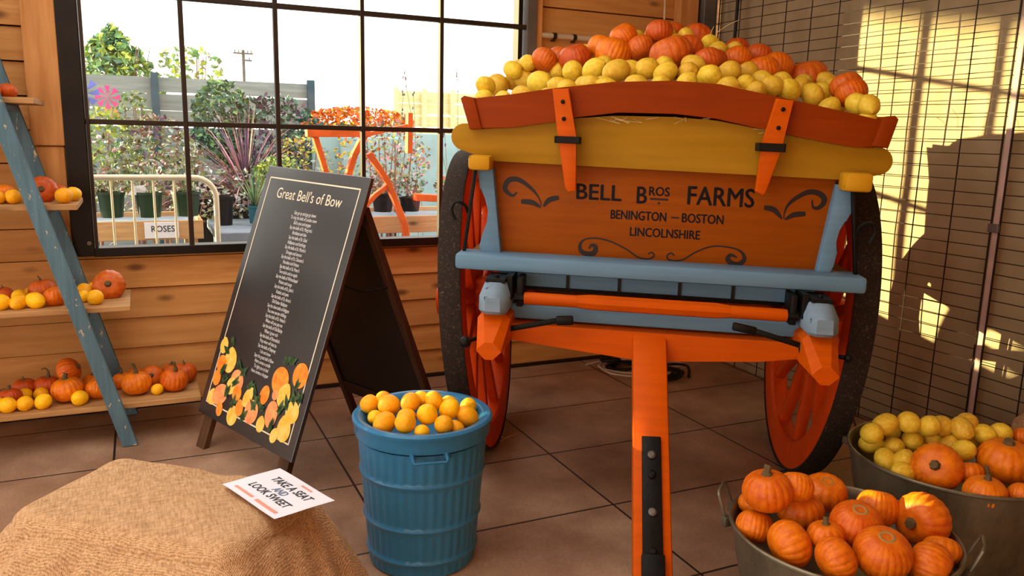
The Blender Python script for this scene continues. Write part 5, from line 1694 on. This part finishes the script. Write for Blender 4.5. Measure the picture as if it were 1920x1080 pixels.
shrub('shrub', (1.40, 9.6, 1.40), (.62, .3, .55), 1300, .085, ['leaf_dark', 'leaf_purple', 'leaf_dark'], 'dark shrub left of the orange machine', 'shrub', seed=9)
shrub('shrub', (1.20, 8.0, 1.13), (.22, .2, .17), 350, .06, ['leaf_green', 'leaf_lime'], 'small bright green shrub on the crate beside the sign', 'shrub', seed=10)
blades('palm_plant', (.92, 7.5, .86), 46, .42, .018, ['leaf_green', 'leaf_olive', 'leaf_dark'], 'spiky green plant in a teal pot beyond the barrier', 11, .75, droop=.2)
pot('plant_pot', (.92, 7.5, .72), .062, .16, M['pot_teal'], 'teal pot holding the spiky green plant')
pot('plant_pot', (.66, 7.6, .70), .09, .26, M['pot_black'], 'black pot with white label right of the roses')
m = MB(); m.box((.55, 7.0, .62), (1.75, 8.1, .70), .01); m.box((.60, 7.05, -.06), (.68, 7.15, .62)); m.box((1.6, 7.05, -.06), (1.68, 7.15, .62)); m.box((.60, 7.95, -.06), (.68, 8.05, .62)); m.box((1.6, 7.95, -.06), (1.68, 8.05, .62))
tag(m.build('display_bench', M['bench_grey'], None, 0), 'grey display bench with pots between the two planters', 'bench')
m = MB(); m.hexa([(1.08, 7.45, .90), (1.42, 7.45, .86), (1.42, 7.85, .86), (1.08, 7.85, .90), (1.05, 7.43, 1.02), (1.45, 7.43, .97), (1.45, 7.87, .97), (1.05, 7.87, 1.02)], .006)
m.box((1.14, 7.5, .70), (1.38, 7.8, .88))
tag(m.build('plant_crate', M['crate_grey'], None, 0), 'pale grey crate on the display bench behind the A-frame sign', 'crate')
m = MB(); m.box((.5, 9.0, .02), (1.7, 9.3, .95), .01); m.box((.5, 8.98, .93), (1.7, 9.32, .98), .004)
tag(m.build('back_bench', M['pot_black'], None, 0), 'dark bench in shade behind the purple plant', 'bench')
shrub('dry_plant', (2.35, 8.4, 1.30), (.55, .2, .36), 420, .05, ['leaf_lime', 'leaf_yellow', 'leaf_grey', 'leaf_orange'], 'yellow green plant in front of the pale blue panel', 'plant', seed=33)
# toy windmill
root = empty('garden_windmill', (-.44, 9.4, .9))
tag(root, 'blue and pink toy windmill by the grey fence at the left of the window', 'windmill')
m = MB(); m.tube([(0, 0, -.96), (0, 0, .92)], .010, 6); m.build('stick', M['pole'], root, 40)
for mat, off, r in (('spin_blue', (-.04, 0, .98), .15), ('spin_pink', (.18, 0, .94), .12), ('spin_orange', (.20, 0, .76), .08)):
    m = MB()
    for k in range(8):
        a = 2*pi*k/8
        c = Vector(off)
        m.grid([[c, c+Vector((cos(a-.25), 0, sin(a-.25)))*r], [c+Vector((cos(a)*.4, -.03, sin(a)*.4))*r, c+Vector((cos(a+.25), -.04, sin(a+.25)))*r]])
    m.build('vane', M[mat], root, 0)
# utility pole
root = empty('utility_pole', (3.47, 30, -.06))
tag(root, 'distant utility pole with cross arms seen above the fence', 'pole')
m = MB(); m.tube([(0, 0, 0), (0, 0, 4.30)], .055, 8); m.build('mast', M['pole'], root, 40)
for z, w in ((4.16, .33), (3.93, .28)):
    m = MB(); m.box((-w if z > 4 else -.05, -.04, z), (w, .04, z+.05)); 
    for x in ((-.27, -.15, .15, .27) if z > 4 else (.2,)):
        m.tube([(x, 0, z+.05), (x, 0, z+.14)], .018, 6)
    m.build('cross_arm', M['pole'], root, 30)
# orange flowers, orange farm machine, pale panel
shrub('flower_bed', (2.55, 10.2, 1.66), (.72, .4, .20), 1500, .07, ['leaf_orange', 'leaf_orange', 'leaf_yellow'], 'long mass of orange flowers left of the pale fence', 'flowers', seed=12)
shrub('shrub', (2.35, 10.0, 1.38), (.85, .35, .28), 900, .07, ['leaf_yellow', 'leaf_olive', 'leaf_green'], 'yellow green shrub under the orange flowers', 'shrub', seed=13)
mach = empty('farm_implement', (1.8, 6.7, -.06))
tag(mach, 'bright orange metal frame of an old farm implement outside the window', 'farm implement')
mo = Vector(mach.location)
def beam(nm, pts, w=.07):
    m = MB()
    for p, q in zip(pts[:-1], pts[1:]):
        m.bar(Vector((p[0], 6.7+p[2], p[1]))-mo, Vector((q[0], 6.7+q[2], q[1]))-mo, w*.8, w*1.4, up=(0, 1, 0), bev=.004)
    m.build(nm, M['o_metal'], mach, 0)
beam('top_beam', [(1.24, 1.53, 0), (1.76, 1.54, 0)], .075)
beam('leg', [(1.30, 1.54, 0), (1.385, 1.25, 0), (1.41, 1.05, 0), (1.42, -.06, 0)], .055)
beam('leg', [(1.74, 1.56, 0), (1.63, 1.36, 0), (1.58, 1.20, 0), (1.60, .6, 0), (1.62, -.06, 0)], .06)
beam('strut', [(1.74, 1.38, -.06), (1.90, 1.14, -.06), (1.985, .93, -.06), (2.045, .78, -.06), (2.075, .60, -.06), (2.09, -.06, -.06)], .058)
beam('strut', [(1.915, 1.12, -.06), (1.79, 1.03, -.06), (1.70, .93, -.06)], .045)
beam('hanger', [(2.11, 1.72, 0), (2.105, 1.38, 0)], .055)
beam('rail', [(2.13, 1.62, 0), (1.74, 1.53, 0)], .04)
beam('foot_rail', [(2.16, 1.005, 0), (2.50, .985, 0)], .075)
beam('leg', [(2.46, 1.0, 0), (2.48, -.06, 0)], .055)
m = MB(); m.box((1.75, 9.1, -.06), (3.6, 9.16, 1.55), .01); m.box((2.05, 9.0, 1.0), (2.9, 9.1, 1.5), .02)
tag(m.build('pale_panel', M['tank'], None, 0), 'pale blue panel behind the orange farm implement', 'panel')
for i, (x, z, h, mt, sd) in enumerate((( 2.0, .84, .17, 'pot_black', 1), (2.26, .84, .13, 'pot_black', 2), (2.62, .84, .15, 'pot_black', 3))):
    w = ['left', 'middle', 'right'][i]
    pot('plant_pot', (x, 7.15, z), .10, h, M[mt], 'black pot on the right planter bench, %s of three' % w, group='black pots')
    shrub('potted_plant', (x, 7.15, z+h+.10, z+h*.8), (.13, .12, .13), 130, .045, [['leaf_brown', 'leaf_olive'], ['leaf_grey', 'leaf_olive', 'leaf_dark'], ['leaf_green', 'leaf_orange', 'leaf_olive']][i], 'plant in the %s black pot on the right planter bench' % w, 'plant', 'potted plants', 3, 20+sd)
shrub('dry_plant', (2.25, 7.6, 1.25), (.35, .25, .42), 350, .055, ['leaf_brown', 'leaf_grey', 'leaf_olive', 'leaf_pink'], 'dry brownish plant behind the right planter bench', 'plant', seed=30)
shrub('dry_plant', (1.60, 9.0, 1.15), (.35, .25, .35), 380, .06, ['leaf_lime', 'leaf_yellow', 'leaf_grey'], 'yellow flowering plant left of the orange implement', 'plant', seed=31)
m = MB(); rnd = random.Random(8)
root = empty('tall_grass', (2.75, 8.4, -.06))
tag(root, 'tall thin seed heads rising against the sky at the right of the window', 'grass')
m = MB(); h_ = MB()
for i in range(9):
    x, y = rnd.uniform(-.35, .55), rnd.uniform(-.3, .3)
    zt = rnd.uniform(1.5, 2.25); dx = rnd.uniform(-.25, .15)
    P = spline([(x, y, 0), (x+dx*.2, y, zt*.5), (x+dx, y, zt)], 5)
    m.tube(P, .0035, 5)
    for k in range(4):
        q = P[-1-k//3] + Vector((rnd.uniform(-.015, .015), 0, rnd.uniform(-.05, .03)))
        h_.sphere(q, rnd.uniform(.006, .012), 6, 4, (1, 1, 2))
m.build('stalks', M['leaf_olive'], root, 40); h_.build('seed_heads', M['leaf_purple'], root, 40)

# unseen sun blocker added in the yard: keeps low sun off the left panes
m = MB()
hx, hz = SPOT
m.box((-20, 12.0, -.06), (hx-.16, 12.05, 4.3)); m.box((hx+.16, 12.0, -.06), (-7.8, 12.05, 4.3))
m.box((hx-.16, 12.0, -.06), (hx+.16, 12.05, hz-.09)); m.box((hx-.16, 12.0, hz+.065), (hx+.16, 12.05, 4.3))
m.box((-20.2, 11.8, 4.3), (-7.7, 14.2, 4.4)); m.box((-7.85, 13.95, -.06), (-7.8, 14.0, 4.3)); m.box((-20, 13.95, -.06), (-19.95, 14.0, 4.3))
struct(m.build('sun_blocker', M['fence'], None, 0))
